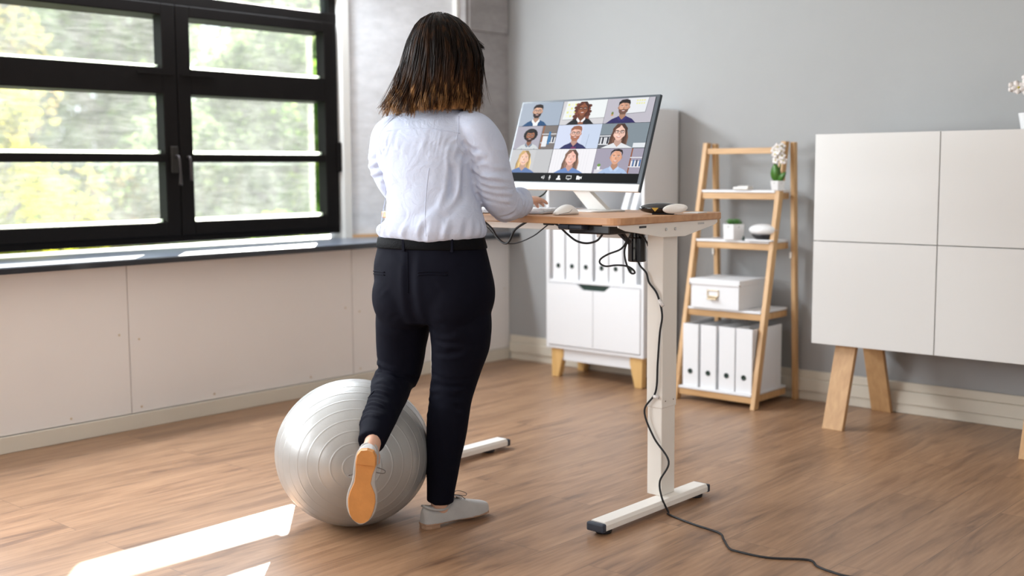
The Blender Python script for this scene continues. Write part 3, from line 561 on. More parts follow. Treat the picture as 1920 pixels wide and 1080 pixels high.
def cable(name, label, pts, r, m=None, sm=8, cat='cable', parts=()):
    base = Vector(pts[0]); t = thing(name, label, cat, base)
    MB().tube([Vector(p) - base for p in pts], r, 10, smooth=sm).build('cord', m or black_rubber, t, smooth=True)
    for (nm, a, b, rr) in parts:
        MB().tube([Vector(a) - base, Vector(b) - base], rr, 10).build(nm, m or black_rubber, t, bevel=0.001, smooth=True)
    return t
pw = cable('power_cord', 'long black power cord running down the right desk leg onto the floor',
      [(-2.372, 3.345, 0.875), (-2.350, 3.328, 0.858), (-2.318, 3.319, 0.836), (-2.305, 3.318, 0.803), (-2.271, 3.3185, 0.764), (-2.250, 3.3185, 0.695), (-2.259, 3.3185, 0.629), (-2.267, 3.3185, 0.524), (-2.275, 3.3185, 0.419), (-2.320, 3.316, 0.347), (-2.281, 3.318, 0.256), (-2.212, 3.31, 0.182), (-2.238, 3.295, 0.110), (-2.222, 3.285, 0.055), (-2.205, 3.300, 0.0052), (-2.186, 3.278, 0.004), (-2.064, 3.240, 0.004), (-1.95, 3.216, 0.004), (-1.90, 3.165, 0.004), (-1.845, 3.105, 0.004), (-1.807, 3.093, 0.004), (-1.706, 3.103, 0.004), (-1.603, 3.165, 0.004), (-1.555, 3.13, 0.004), (-1.498, 3.113, 0.004), (-1.431, 3.112, 0.004), (-1.2, 3.16, 0.004)], 0.0035, sm=8)
for a, b in (((-2.262, 3.3165, 0.745), (-2.245, 3.3165, 0.725)), ((-2.281, 3.3165, 0.403), (-2.262, 3.3165, 0.401))):
    bb_ = Vector(pw.location); MB().tube([Vector(a) - bb_, Vector(b) - bb_], 0.0065, 8).build('clear_tape', mat('clear_tape', (0.85, 0.82, 0.80), 0.15), pw, smooth=True)
cable('thick_cable', 'thick black cable sagging under the desk beside the shirt', [(-2.894, 3.10, 1.014), (-2.850, 3.1, 0.985), (-2.825, 3.1, 0.955), (-2.798, 3.1, 0.937), (-2.777, 3.1, 0.934), (-2.760, 3.1, 0.948), (-2.735, 3.1, 0.985), (-2.68, 3.1, 1.014)], 0.0042)
cable('thin_cable', 'thin black cable hanging in a wide arc under the desk', [(-2.919, 3.12, 1.013), (-2.87, 3.12, 0.972), (-2.825, 3.12, 0.940), (-2.78, 3.12, 0.931), (-2.730, 3.12, 0.939), (-2.667, 3.12, 0.963), (-2.63, 3.12, 0.985), (-2.600, 3.12, 1.004), (-2.575, 3.12, 1.014)], 0.0022)
cable('handset_cable', 'black cable looping below the desk control handset', [(-2.515, 3.05, 1.0145), (-2.495, 3.05, 1.008), (-2.460, 3.05, 0.983), (-2.418, 3.05, 0.959), (-2.373, 3.05, 0.952), (-2.332, 3.05, 0.961), (-2.312, 3.05, 0.978), (-2.31, 3.06, 0.990)], 0.0036, parts=(('plug', (-2.56, 3.05, 1.012), (-2.515, 3.05, 1.012), 0.0045),))
cable('coiled_cable', 'black cable hanging in a twisted bundle left of the desk motor', [(-2.315, 3.17, 0.990), (-2.318, 3.2, 0.965), (-2.323, 3.200, 0.944), (-2.346, 3.200, 0.923), (-2.396, 3.200, 0.905), (-2.428, 3.200, 0.887), (-2.430, 3.200, 0.872), (-2.405, 3.200, 0.863), (-2.361, 3.200, 0.869), (-2.316, 3.200, 0.868), (-2.289, 3.200, 0.857), (-2.283, 3.200, 0.846), (-2.300, 3.200, 0.847), (-2.322, 3.204, 0.880), (-2.330, 3.206, 0.920), (-2.318, 3.21, 0.957), (-2.300, 3.21, 0.985)], 0.0033, parts=(('connector', (-2.36, 3.21, 0.985), (-2.315, 3.22, 0.945), 0.009),))
cable('motor_lead', 'short black lead crossing in front of the desk motor', [(-2.325, 3.12, 1.0), (-2.318, 3.15, 0.990), (-2.345, 3.25, 0.985), (-2.35, 3.32, 0.972), (-2.33, 3.335, 0.945), (-2.318, 3.33, 0.93)], 0.0035)

# ================================================================ monitor
mw, mh = 0.735, 0.362
ang = math.radians(-7.0); tilt = math.radians(-17.5); rl_ = math.radians(0.5)
mo = thing('monitor', 'wide white-backed monitor on a slanted foot showing a nine-person video call', 'monitor', (-2.66, 3.44, dz), ang)
br_ = Vector((-2.380, 3.36, 1.117))          # lower right corner of the panel
Rz = Matrix.Rotation(ang, 4, 'Z'); loc_ = Rz.inverted() @ (br_ - Vector(mo.location))
PT = Matrix.Translation(loc_) @ Matrix.Rotation(rl_, 4, 'Y') @ Matrix.Rotation(tilt, 4, 'X') @ Matrix.Translation((-mw, 0, 0))   # panel frame: x right 0..mw, z up 0..mh, -y towards the viewer
MB().box(0, mw, 0.0015, 0.012, 0, mh).build('back_shell', white_plastic, mo, bevel=0.002).matrix_local = PT
MB().box(0.10, mw - 0.10, 0.012, 0.04, 0.03, 0.24).build('electronics_bulge', white_plastic, mo, bevel=0.012).matrix_local = PT
bz = MB().box(0, mw, -0.002, 0.0016, 0.027, mh).box(mw - 0.004, mw + 0.001, -0.001, 0.010, 0.0, mh)
bz.build('bezel', mat('dark_blue_grey_bezel', (0.045, 0.06, 0.075), 0.3), mo, bevel=0.001).matrix_local = PT
MB().box(0, mw - 0.004, -0.0026, 0.0016, 0, 0.0275).build('chin', white_plastic, mo, bevel=0.001).matrix_local = PT
sx0, sx1, sz0, sz1 = 0.010, mw - 0.018, 0.031, mh - 0.0085
scr = MB().box(sx0, sx1, -0.0032, -0.0019, sz0, sz1).build('screen', mat('screen_black', (0.004, 0.004, 0.004), 0.6, spec=0.03, emit=(0.001, 0.001, 0.001)), mo); scr.matrix_local = PT
# stand: base plate, slanted neck
MB().prism(rrect(-0.075, 0.125, -0.10, 0.07, 0.02), 0.0, 0.006, 'z').build('stand_base', mat('silver_white_base', (0.70, 0.69, 0.67), 0.35), mo, bevel=0.002)
nk = MB().rings([[(-0.028, 0.015, 0.006), (0.072, 0.015, 0.006), (0.072, 0.040, 0.006), (-0.028, 0.040, 0.006)], [(-0.105, -0.028, 0.11), (-0.025, -0.028, 0.11), (-0.025, -0.005, 0.11), (-0.105, -0.005, 0.11)], [(-0.115, 0.02, 0.2), (-0.035, 0.02, 0.2), (-0.035, 0.035, 0.2), (-0.115, 0.035, 0.2)]])
nk.build('stand_neck', white_plastic, mo, bevel=0.002)

# ---- the nine video tiles: flat pictures lying in the screen's own plane
EM = {}
def em(c):
    k = tuple(round(x, 3) for x in c)
    if k not in EM:
        m = bpy.data.materials.new('screen_colour'); m.use_nodes = True; nt = m.node_tree; b = nt.nodes['Principled BSDF']
        b.inputs['Base Color'].default_value = (0.01, 0.01, 0.01, 1); b.inputs['Roughness'].default_value = 0.6; b.inputs['Specular IOR Level'].default_value = 0.03
        lin = [((x / 255) ** 2.2) * EMS for x in k]; b.inputs['Emission Color'].default_value = (*lin, 1); b.inputs['Emission Strength'].default_value = 1.0
        EM[k] = m
    return EM[k]
EMS = 0.76
class Pic:
    """polygons in tile units: u to the right, v up, both in tile heights"""
    def __init__(s, ox, oz, tw, th): s.ox, s.oz, s.tw, s.th = ox, oz, tw, th; s.mb = MB(); s.cols = []; s.k = 0; s.sx = 1.0
    def poly(s, pts, col):
        if em(col) not in s.cols: s.cols.append(em(col))
        s.k += 1; y = -0.0033 - 0.00003 * s.k; w_ = s.tw / s.th
        vs = [(s.ox + min(w_, max(0, u)) * s.th, y, s.oz + min(1, max(0, v)) * s.th) for u, v in pts]
        s.mb.add(vs, [tuple(range(len(vs)))], s.cols.index(em(col))); return s
    def rect(s, a, b, c, d, col): return s.poly([(a, c), (b, c), (b, d), (a, d)], col)
    def ell(s, cx, cy, rx, ry, col, a0=0, a1=2 * PI, n=22, tilt=0):
        pts = []
        for i in range(n + (a1 - a0 < 6)):
            a = a0 + (a1 - a0) * i / n; x, y = rx * math.cos(a), ry * math.sin(a); pts.append((cx + x * math.cos(tilt) - y * math.sin(tilt) * 1.0, cy + x * math.sin(tilt) + y * math.cos(tilt)))
        return s.poly(pts, col)
def person_pic(p, cx, top, fh, skin, hair, style, cloth, collar=None, glasses=False, beard=None, lean=0.0, ks=1.42, inner=None):
    """cx centre of the face, top of the hair, fh face height (tile heights)"""
    k = ks; fw_ = fh * 0.37 * k; fy = top - fh * 0.56; dark = tuple(c * 0.82 for c in skin); hl = tuple(min(255, c * 1.08) for c in skin)
    hs_ = tuple(c * 0.72 for c in hair); hl2 = tuple(min(255, c * 1.25 + 8) for c in hair)
    X = lambda u: cx + u * k
    if style == 'afro':
        for i in range(15):
            a = i * 2 * PI / 15; p.ell(X(0.0) + math.cos(a) * fh * 0.36 * k, fy + 0.10 * fh + math.sin(a) * fh * 0.33, fh * 0.24 * k, fh * 0.22, hair if i % 2 else hs_)
        p.ell(X(0), fy + 0.12 * fh, fh * 0.48 * k, fh * 0.44, hair)
    if style in ('long', 'curly'):
        p.poly([(X(-fh * 0.34), fy + fh * 0.35), (X(-fh * 0.20), top), (X(fh * 0.16), top + 0.005), (X(fh * 0.40), fy + fh * 0.30), (X(fh * 0.46), fy - fh * 0.3), (X(fh * 0.50), fy - fh * 0.85), (X(fh * 0.30), fy - fh * 1.05), (X(-fh * 0.38), fy - fh * 1.05), (X(-fh * 0.56), fy - fh * 0.85), (X(-fh * 0.46), fy - fh * 0.2)], hair)
        for i in range(6):
            u = -0.50 + 0.2 * i; p.poly([(X(fh * u * 0.7), fy + fh * 0.36), (X(fh * (u + 0.05)), fy - fh * 0.3), (X(fh * (u + 0.02)), fy - fh * 0.95), (X(fh * (u - 0.03)), fy - fh * 0.4)], hl2 if i % 2 else hs_)
        if style == 'curly':
            for i in range(12): s_ = 1 if i % 2 else -1; p.ell(X(s_ * fh * (0.40 + 0.05 * (i % 3))), fy + fh * (0.35 - 0.11 * i), fh * 0.15 * k, fh * 0.12, hair if i % 3 else hl2)
    # shoulders, neck
    sh = fy - fh * 0.80; bw = fh * 1.02
    p.poly([(X(-bw), -0.02), (X(-bw * 0.92), sh - fh * 0.28), (X(-bw * 0.62), sh - fh * 0.02), (X(-fh * 0.22), sh + fh * 0.16), (X(fh * 0.22), sh + fh * 0.16), (X(bw * 0.66), sh - fh * 0.05), (X(bw * 0.92), sh - fh * 0.32), (X(bw), -0.02)], cloth)
    p.poly([(X(-bw * 0.60), -0.02), (X(-bw * 0.52), sh - fh * 0.25), (X(-bw * 0.48), -0.02)], tuple(c * 0.75 for c in cloth))
    p.poly([(X(bw * 0.60), -0.02), (X(bw * 0.54), sh - fh * 0.25), (X(bw * 0.48), -0.02)], tuple(c * 0.75 for c in cloth))
    if inner: p.poly([(X(-fh * 0.24), sh + fh * 0.18), (X(fh * 0.24), sh + fh * 0.18), (X(fh * 0.20), -0.02), (X(-fh * 0.14), -0.02)], inner)
    p.poly([(X(-fh * 0.20), sh + fh * 0.36), (X(fh * 0.20), sh + fh * 0.36), (X(fh * 0.21), sh + fh * 0.14), (X(0.0), sh - fh * 0.10), (X(-fh * 0.21), sh + fh * 0.14)], dark)
    if collar:
        p.poly([(X(-fh * 0.27), sh + fh * 0.20), (X(-fh * 0.01), sh - fh * 0.12), (X(-fh * 0.14), sh - fh * 0.20), (X(-fh * 0.32), sh + fh * 0.02)], collar)
        p.poly([(X(fh * 0.27), sh + fh * 0.20), (X(fh * 0.01), sh - fh * 0.12), (X(fh * 0.14), sh - fh * 0.20), (X(fh * 0.32), sh + fh * 0.02)], collar)
    # ears, face
    for sg in (-1, 1):
        if style not in ('long', 'curly', 'afro'): p.ell(X(sg * fh * 0.35), fy - fh * 0.02, fh * 0.055 * k, fh * 0.10, dark)
    p.poly([(X(fh * 0.35 * math.cos(a) * (0.80 if math.sin(a) < -0.6 else 1)), fy + fh * (0.46 if math.sin(a) > 0 else 0.50) * math.sin(a)) for a in [2 * PI * i / 28 for i in range(28)]], skin)
    p.ell(X(-fh * 0.12), fy + fh * 0.02, fh * 0.14 * k, fh * 0.30, hl)
    if beard:
        p.poly([(X(-fh * 0.345), fy - fh * 0.02), (X(-fh * 0.28), fy - fh * 0.14), (X(-fh * 0.14), fy - fh * 0.17), (X(0), fy - fh * 0.14), (X(fh * 0.14), fy - fh * 0.17), (X(fh * 0.28), fy - fh * 0.14), (X(fh * 0.345), fy - fh * 0.02), (X(fh * 0.29), fy - fh * 0.34), (X(fh * 0.14), fy - fh * 0.52), (X(-fh * 0.14), fy - fh * 0.52), (X(-fh * 0.29), fy - fh * 0.34)], beard)
    # brows, eyes, nose, mouth
    for sg in (-1, 1):
        p.poly([(X(sg * fh * 0.07), fy + fh * 0.12), (X(sg * fh * 0.23), fy + fh * 0.13), (X(sg * fh * 0.21), fy + fh * 0.16), (X(sg * fh * 0.08), fy + fh * 0.15)], hs_)
        p.ell(X(sg * fh * 0.145), fy + fh * 0.055, fh * 0.060 * k, fh * 0.028, (238, 232, 228)); p.ell(X(sg * fh * 0.145), fy + fh * 0.055, fh * 0.028 * k, fh * 0.028, (40, 28, 24))
    p.poly([(X(0.0), fy + fh * 0.04), (X(-fh * 0.06), fy - fh * 0.12), (X(fh * 0.05), fy - fh * 0.13)], dark)
    p.ell(X(0), fy - fh * 0.235, fh * 0.135 * k, fh * 0.075, (165, 82, 78), PI, 2 * PI); p.ell(X(0), fy - fh * 0.238, fh * 0.105 * k, fh * 0.040, (246, 240, 236), PI, 2 * PI)
    # hair in front
    if style in ('short', 'bald'):
        rise = 0.30 if style == 'short' else 0.42
        p.poly([(X(-fh * 0.37), fy + fh * 0.06), (X(-fh * 0.38), fy + fh * 0.36), (X(-fh * 0.22), top - fh * 0.02), (X(fh * 0.08), top + fh * 0.02), (X(fh * 0.32), top - fh * 0.06), (X(fh * 0.39), fy + fh * 0.30), (X(fh * 0.36), fy + fh * 0.06), (X(fh * 0.31), fy + fh * rise * 0.8), (X(fh * 0.14), fy + fh * rise), (X(-fh * 0.14), fy + fh * (rise + 0.02)), (X(-fh * 0.31), fy + fh * rise * 0.75)], hair)
    if style == 'afro': p.ell(X(0), fy + fh * 0.44, fh * 0.36 * k, fh * 0.20, hair)
    if style in ('long', 'curly'):
        p.poly([(X(-fh * 0.40), fy - fh * 0.35), (X(-fh * 0.42), fy + fh * 0.25), (X(-fh * 0.22), top), (X(fh * 0.05), top + 0.002), (X(-fh * 0.05), fy + fh * 0.36), (X(-fh * 0.24), fy + fh * 0.22), (X(-fh * 0.31), fy - fh * 0.05)], hair)
        p.poly([(X(fh * 0.42), fy - fh * 0.35), (X(fh * 0.43), fy + fh * 0.25), (X(fh * 0.20), top), (X(-fh * 0.02), top + 0.002), (X(fh * 0.12), fy + fh * 0.36), (X(fh * 0.27), fy + fh * 0.2), (X(fh * 0.33), fy - fh * 0.05)], hs_)
    if glasses:
        for sg in (-1, 1):
            a = [(X(sg * fh * 0.04), fy + fh * 0.12), (X(sg * fh * 0.27), fy + fh * 0.13), (X(sg * fh * 0.26), fy - fh * 0.04), (X(sg * fh * 0.07), fy - fh * 0.05)]
            c_ = ((a[0][0] + a[1][0] + a[2][0] + a[3][0]) / 4, (a[0][1] + a[1][1] + a[2][1] + a[3][1]) / 4)
            for i in range(4):
                q, r_ = a[i], a[(i + 1) % 4]; f_ = 0.70
                p.poly([q, r_, (c_[0] + (r_[0] - c_[0]) * f_, c_[1] + (r_[1] - c_[1]) * f_), (c_[0] + (q[0] - c_[0]) * f_, c_[1] + (q[1] - c_[1]) * f_)], (25, 20, 22))
        p.rect(X(-fh * 0.05), X(fh * 0.05), fy + fh * 0.07, fy + fh * 0.095, (25, 20, 22))
cw = (sx1 - sx0) / 3; barh = 0.034; chh = (sz1 - sz0 - barh) / 3
def tile(ci, ri, label):
    p = Pic(sx0 + ci * cw + (0.0012 if ci else 0), sz1 - (ri + 1) * chh + 0.0012, cw - 0.0012, chh - 0.0012); p.W = p.tw / p.th; p.lab = label; return p
def done(p):
    o = p.mb.build('video_tile', p.cols, scr); o['label'] = p.lab
def shelf_pic(p, u0, u1, wood=(150, 100, 60)):
    p.rect(u0, u0 + 0.07, 0, 1, wood)
    for v in (0.25, 0.62): p.rect(u0 + 0.0, u1, v, v + 0.035, (225, 225, 228))
    u = u0 + 0.1; i = 0
    while u < u1 - 0.06: p.rect(u, u + 0.06, 0.285, 0.50 + 0.05 * (i % 2), [(235, 235, 238), (60, 110, 160), (230, 232, 235), (40, 60, 80)][i % 4]); u += 0.085; i += 1
t_ = tile(0, 0, 'bearded man in glasses and blue jacket'); t_.rect(0, t_.W, 0, 1, (160, 172, 188)); t_.rect(0, t_.W * 0.4, 0, 1, (168, 178, 192)); person_pic(t_, 1.02, 0.93, 0.55, (214, 168, 142), (38, 26, 24), 'short', (36, 78, 120), (240, 242, 246), True, (48, 32, 28), inner=(238, 240, 245)); done(t_)
t_ = tile(1, 0, 'smiling woman with curly hair, glasses and black jacket'); t_.rect(0, t_.W, 0, 1, (205, 203, 206)); t_.poly([(0.12, 0.22), (t_.W, 0.26), (t_.W, 1), (0.22, 1)], (232, 236, 236)); t_.poly([(0.12, 0.20), (t_.W, 0.24), (t_.W, 0.26), (0.12, 0.22)], (150, 150, 152))
for i in range(12): t_.rect(0.28 + (i % 3) * 0.20, 0.40 + (i % 3) * 0.20, 0.32 + (i // 3) * 0.16, 0.41 + (i // 3) * 0.16, (228, 228, 150) if i % 2 else (240, 240, 205))
person_pic(t_, 1.20, 0.95, 0.56, (140, 84, 58), (92, 48, 34), 'curly', (24, 22, 26), (240, 238, 240), True, inner=(150, 96, 70)); done(t_)
t_ = tile(2, 0, 'short-haired man in navy polo shirt'); t_.rect(0, t_.W, 0, 1, (186, 182, 192)); t_.poly([(1.05, 0.38), (2.08, 0.42), (2.14, 1), (1.1, 1)], (226, 228, 232)); t_.poly([(1.05, 0.35), (2.08, 0.39), (2.08, 0.42), (1.05, 0.38)], (150, 150, 156)); t_.poly([(2.08, 0.39), (2.12, 0.39), (2.18, 1), (2.14, 1)], (160, 160, 168))
for i in range(8): t_.rect(1.55 + (i % 4) * 0.12, 1.63 + (i % 4) * 0.12, 0.74 + (i // 4) * 0.12, 0.80 + (i // 4) * 0.12, (230, 228, 160))
t_.rect(0.34, 0.46, 0.30, 0.38, (200, 150, 110)); t_.ell(0.40, 0.41, 0.06, 0.06, (120, 130, 70)); person_pic(t_, 0.95, 0.95, 0.56, (200, 150, 124), (36, 26, 24), 'short', (44, 38, 92), (56, 48, 108), False, (110, 80, 68)); done(t_)
t_ = tile(0, 1, 'man with round dark curly hair and glasses'); t_.rect(0, t_.W, 0, 1, (172, 168, 180)); t_.rect(1.55, t_.W, 0, 1, (120, 112, 108)); shelf_pic(t_, 1.62, t_.W, (150, 92, 56)); t_.rect(1.70, 2.0, 0.1, 0.55, (228, 230, 233)); t_.rect(2.02, 2.14, 0.2, 0.74, (60, 120, 170)); person_pic(t_, 0.92, 0.85, 0.50, (168, 112, 84), (22, 16, 16), 'afro', (206, 210, 212), (120, 130, 145), True, (60, 38, 30)); done(t_)
t_ = tile(1, 1, 'bearded man in glasses and navy blazer over plum shirt'); t_.rect(0, t_.W, 0, 1, (206, 214, 236)); t_.rect(t_.W * 0.6, t_.W, 0, 1, (196, 208, 230)); t_.poly([(1.80, 0.05), (1.815, 0.05), (1.86, 0.6), (1.845, 0.6)], (120, 130, 150)); person_pic(t_, 1.10, 0.95, 0.58, (222, 174, 156), (150, 96, 72), 'short', (42, 44, 92), (40, 42, 86), True, (168, 110, 84), inner=(120, 44, 92)); done(t_)
t_ = tile(2, 1, 'long-haired woman in big black glasses'); t_.rect(0, t_.W, 0, 1, (126, 138, 146)); t_.rect(0, 0.75, 0, 0.55, (90, 92, 98)); t_.rect(0, 0.75, 0.48, 0.52, (224, 226, 230)); t_.rect(0, 0.75, 0.14, 0.18, (224, 226, 230))
for i in range(7): t_.rect(0.08 + 0.09 * i, 0.145 + 0.09 * i, 0.18, 0.44, [(230, 232, 236), (50, 50, 60), (236, 236, 240)][i % 3])
t_.rect(1.85, t_.W, 0.02, 0.20, (222, 226, 230)); person_pic(t_, 1.02, 0.98, 0.64, (232, 188, 170), (92, 62, 48), 'long', (222, 224, 228), None, True); done(t_)
t_ = tile(0, 2, 'smiling blonde woman'); t_.rect(0, t_.W, 0, 1, (198, 198, 200)); t_.rect(t_.W * .6, t_.W, 0, 1, (190, 190, 192)); person_pic(t_, 0.85, 0.95, 0.60, (236, 190, 166), (206, 170, 112), 'long', (96, 122, 170)); done(t_)
t_ = tile(1, 2, 'smiling brown-haired woman before white blinds'); t_.rect(0, t_.W, 0, 1, (236, 234, 238))
for i in range(14): t_.rect(0.16 * i, 0.16 * i + 0.012, 0, 1, (214, 212, 218))
person_pic(t_, 1.15, 0.97, 0.62, (240, 184, 168), (128, 96, 80), 'long', (104, 134, 188)); done(t_)
t_ = tile(2, 2, 'smiling balding man in light blue shirt'); t_.rect(0, t_.W, 0, 1, (158, 152, 168)); shelf_pic(t_, 1.85, t_.W, (140, 86, 60)); t_.rect(0.1, 0.55, 0, 0.16, (214, 212, 220)); t_.rect(0.22, 0.38, 0.14, 0.28, (240, 240, 240)); t_.ell(0.30, 0.33, 0.09, 0.06, (110, 150, 70)); person_pic(t_, 1.12, 0.97, 0.58, (216, 160, 130), (44, 32, 30), 'bald', (168, 190, 224), (184, 204, 234)); done(t_)
# control bar symbols
def icon(polys):
    mb = MB()
    for k, pl_ in enumerate(polys):
        mb.add([(u, -0.0036 - 0.00002 * k, v) for u, v in pl_[0]], [tuple(range(len(pl_[0])))], pl_[1])
    return mb.build('control_icon', [em((250, 250, 250)), em((2, 2, 2))], scr)
bz0 = sz0 + barh / 2; u_ = sx0 + 0.205
def E_(cx, cz, rx, rz, n=16, a0=0, a1=2 * PI): return [(cx + rx * math.cos(a0 + (a1 - a0) * i / n), cz + rz * math.sin(a0 + (a1 - a0) * i / n)) for i in range(n)]
def arc(cx, cz, r, t, a0, a1, n=10): return [(cx + r * math.cos(a0 + (a1 - a0) * i / n), cz + r * math.sin(a0 + (a1 - a0) * i / n)) for i in range(n + 1)] + [(cx + (r - t) * math.cos(a1 - (a1 - a0) * i / n), cz + (r - t) * math.sin(a1 - (a1 - a0) * i / n)) for i in range(n + 1)]
icon([([(u_, bz0 - 0.002), (u_ + 0.003, bz0 - 0.002), (u_ + 0.007, bz0 - 0.006), (u_ + 0.007, bz0 + 0.006), (u_ + 0.003, bz0 + 0.002), (u_, bz0 + 0.002)], 0), (arc(u_ + 0.007, bz0, 0.0065, 0.0017, -0.9, 0.9), 0), (arc(u_ + 0.007, bz0, 0.0105, 0.0018, -0.9, 0.9), 0)])
u_ = sx0 + 0.252
icon([(E_(u_, bz0 + 0.003, 0.003, 0.006), 0), (arc(u_, bz0 + 0.001, 0.006, 0.0014, PI, 2 * PI), 0), ([(u_ - 0.0007, bz0 - 0.008), (u_ + 0.0007, bz0 - 0.008), (u_ + 0.0007, bz0 - 0.005), (u_ - 0.0007, bz0 - 0.005)], 0), ([(u_ - 0.004, bz0 - 0.009), (u_ + 0.004, bz0 - 0.009), (u_ + 0.004, bz0 - 0.0078), (u_ - 0.004, bz0 - 0.0078)], 0)])
u_ = sx0 + 0.302
icon([(E_(u_, bz0 + 0.003, 0.006, 0.0055), 0), ([(u_ - 0.013, bz0 - 0.009), (u_ + 0.013, bz0 - 0.009), (u_ + 0.010, bz0 - 0.003), (u_ + 0.004, bz0 - 0.001), (u_ - 0.004, bz0 - 0.001), (u_ - 0.010, bz0 - 0.003)], 0)])
u_ = sx0 + 0.357
icon([([(u_ - 0.014, bz0 - 0.005), (u_ + 0.014, bz0 - 0.005), (u_ + 0.014, bz0 + 0.008), (u_ - 0.014, bz0 + 0.008)], 0), ([(u_ - 0.012, bz0 - 0.003), (u_ + 0.012, bz0 - 0.003), (u_ + 0.012, bz0 + 0.006), (u_ - 0.012, bz0 + 0.006)], 1), ([(u_ - 0.006, bz0 - 0.0085), (u_ + 0.006, bz0 - 0.0085), (u_ + 0.004, bz0 - 0.0065), (u_ - 0.004, bz0 - 0.0065)], 0)])
u_ = sx0 + 0.412
icon([([(u_ - 0.014, bz0 - 0.007), (u_ + 0.006, bz0 - 0.007), (u_ + 0.006, bz0 + 0.005), (u_ - 0.002, bz0 + 0.005), (u_ - 0.004, bz0 + 0.008), (u_ - 0.014, bz0 + 0.008)], 0), ([(u_ + 0.007, bz0 - 0.001), (u_ + 0.014, bz0 - 0.005), (u_ + 0.014, bz0 + 0.006), (u_ + 0.007, bz0 + 0.002)], 0)])
cable('monitor_cable', 'thin dark green-black cable curving below the left of the monitor', [(-2.93, 3.52, dz + 0.093), (-2.925, 3.5, 1.112), (-2.935, 3.48, 1.094), (-2.965, 3.46, 1.080), (-3.005, 3.46, 1.078), (-3.040, 3.48, 1.088), (-3.052, 3.5, 1.104), (-3.045, 3.52, 1.126)], 0.0032, mat('dark_teal_cable', (0.012, 0.03, 0.025), 0.3))

# ================================================================ keyboard, mouse, gadget, card
kb = thing('keyboard', 'thin white and silver keyboard under the typing hands', 'keyboard', (-2.815, 3.135, dz), math.radians(6))
MB().prism([(-0.065, 0.002), (0.065, 0.002), (0.065, 0.016), (-0.065, 0.007)], -0.205, 0.205, 'x').build('base', mat('silver_keyboard_body', (0.50, 0.51, 0.53), 0.35, metal=0.4), kb, bevel=0.0015)
krow = [14, 14, 13, 12, 8]; keym = mat('white_key', (0.80, 0.81, 0.82), 0.45)
for ri, nk_ in enumerate(krow):
    ky = 0.048 - ri * 0.0235; kz = 0.0105 + 0.0692 * (ky + 0.065) * 1.0; xw = 0.39 / nk_
    for k in range(nk_):
        wide = xw
        MB().box(-0.195 + k * xw + 0.0012, -0.195 + (k + 1) * xw - 0.0012, ky - 0.0103, ky + 0.0103, kz - 0.004, kz + 0.002).build('key', keym, kb, bevel=0.0012)
ms = thing('computer_mouse', 'white computer mouse on the beech desktop right of the keyboard', 'mouse', (-2.512, 3.112, dz), math.radians(-12))
rs = []
for i in range(15):
    t = i / 14; y = -0.052 + 0.104 * t; wv = 0.031 * (math.sin(PI * min(0.97, max(0.03, t))) ** 0.42); hv_ = 0.006 + 0.030 * (math.sin(PI * min(0.97, max(0.03, t ** 1.15))) ** 0.75)
    rs.append([(wv * (abs(math.cos(a)) ** 0.8) * (1 if math.cos(a) > 0 else -1), y, 0.0008 + max(0, hv_ * (math.sin(a) if a <= PI else 0)) + (0.0 if a <= PI else 0)) for a in [PI * k / 12 for k in range(13)]])
MB().rings(rs).build('shell', white_plastic, ms, smooth=True, sub=1)
seam = [(0.0312 * (math.sin(PI * min(0.97, max(0.03, t))) ** 0.42) * math.cos(a_), -0.052 + 0.104 * t, (0.006 + 0.030 * (math.sin(PI * min(0.97, max(0.03, t ** 1.15))) ** 0.75)) * math.sin(a_)) for t, a_ in [(0.08, 0.25), (0.25, 0.3), (0.42, 0.32), (0.55, 0.55), (0.68, 0.95), (0.8, 1.2), (0.95, 1.3)]]
MB().tube(seam, 0.0009, 6, smooth=5).build('seam', mat('grey_seam', (0.25, 0.25, 0.24), 0.5), ms, smooth=True)
MB().tube([(0, 0.028, 0.030), (0, 0.040, 0.024)], 0.003, 8).build('scroll_wheel', mat('grey_seam', (0.25, 0.25, 0.24), 0.5), ms, smooth=True)
gd = thing('desk_stapler', 'gloss black stapler-like gadget with oval white end at desk edge', 'stapler', (-2.262, 3.325, dz), math.radians(30))
MB().sphere((0, 0, 0.021), 0.076, 0.032, 0.0195, 14).build('body', gloss_black, gd, smooth=True)
MB().sphere((0, 0, 0), 0.043, 0.010, 0.0165, 12).build('white_oval', white_plastic, gd, smooth=True).matrix_local = Matrix.Translation((0.050, -0.029, 0.021)) @ Matrix.Rotation(math.radians(9), 4, 'Z') @ Matrix.Rotation(math.radians(-5), 4, 'Y')
MB().prism([(-0.012, 0.006), (0.012, 0.006), (0.0, -0.007)], -0.0005, 0.002, 'y').build('gold_triangle', mat('gold_mark', (0.70, 0.45, 0.08), 0.4, metal=0.3), gd).matrix_local = Matrix.Translation((-0.018, -0.0345, 0.018))
MB().box(-0.03, 0.045, -0.018, 0.018, 0, 0.006).build('foot', black_plastic, gd, bevel=0.002)
cd = thing('white_card', 'small white card lying at the right rear corner of desk', 'card', (-2.235, 3.50, dz), 0.2)
MB().box(-0.028, 0.028, -0.045, 0.045, 0, 0.003).build('card', paper, cd, bevel=0.001)

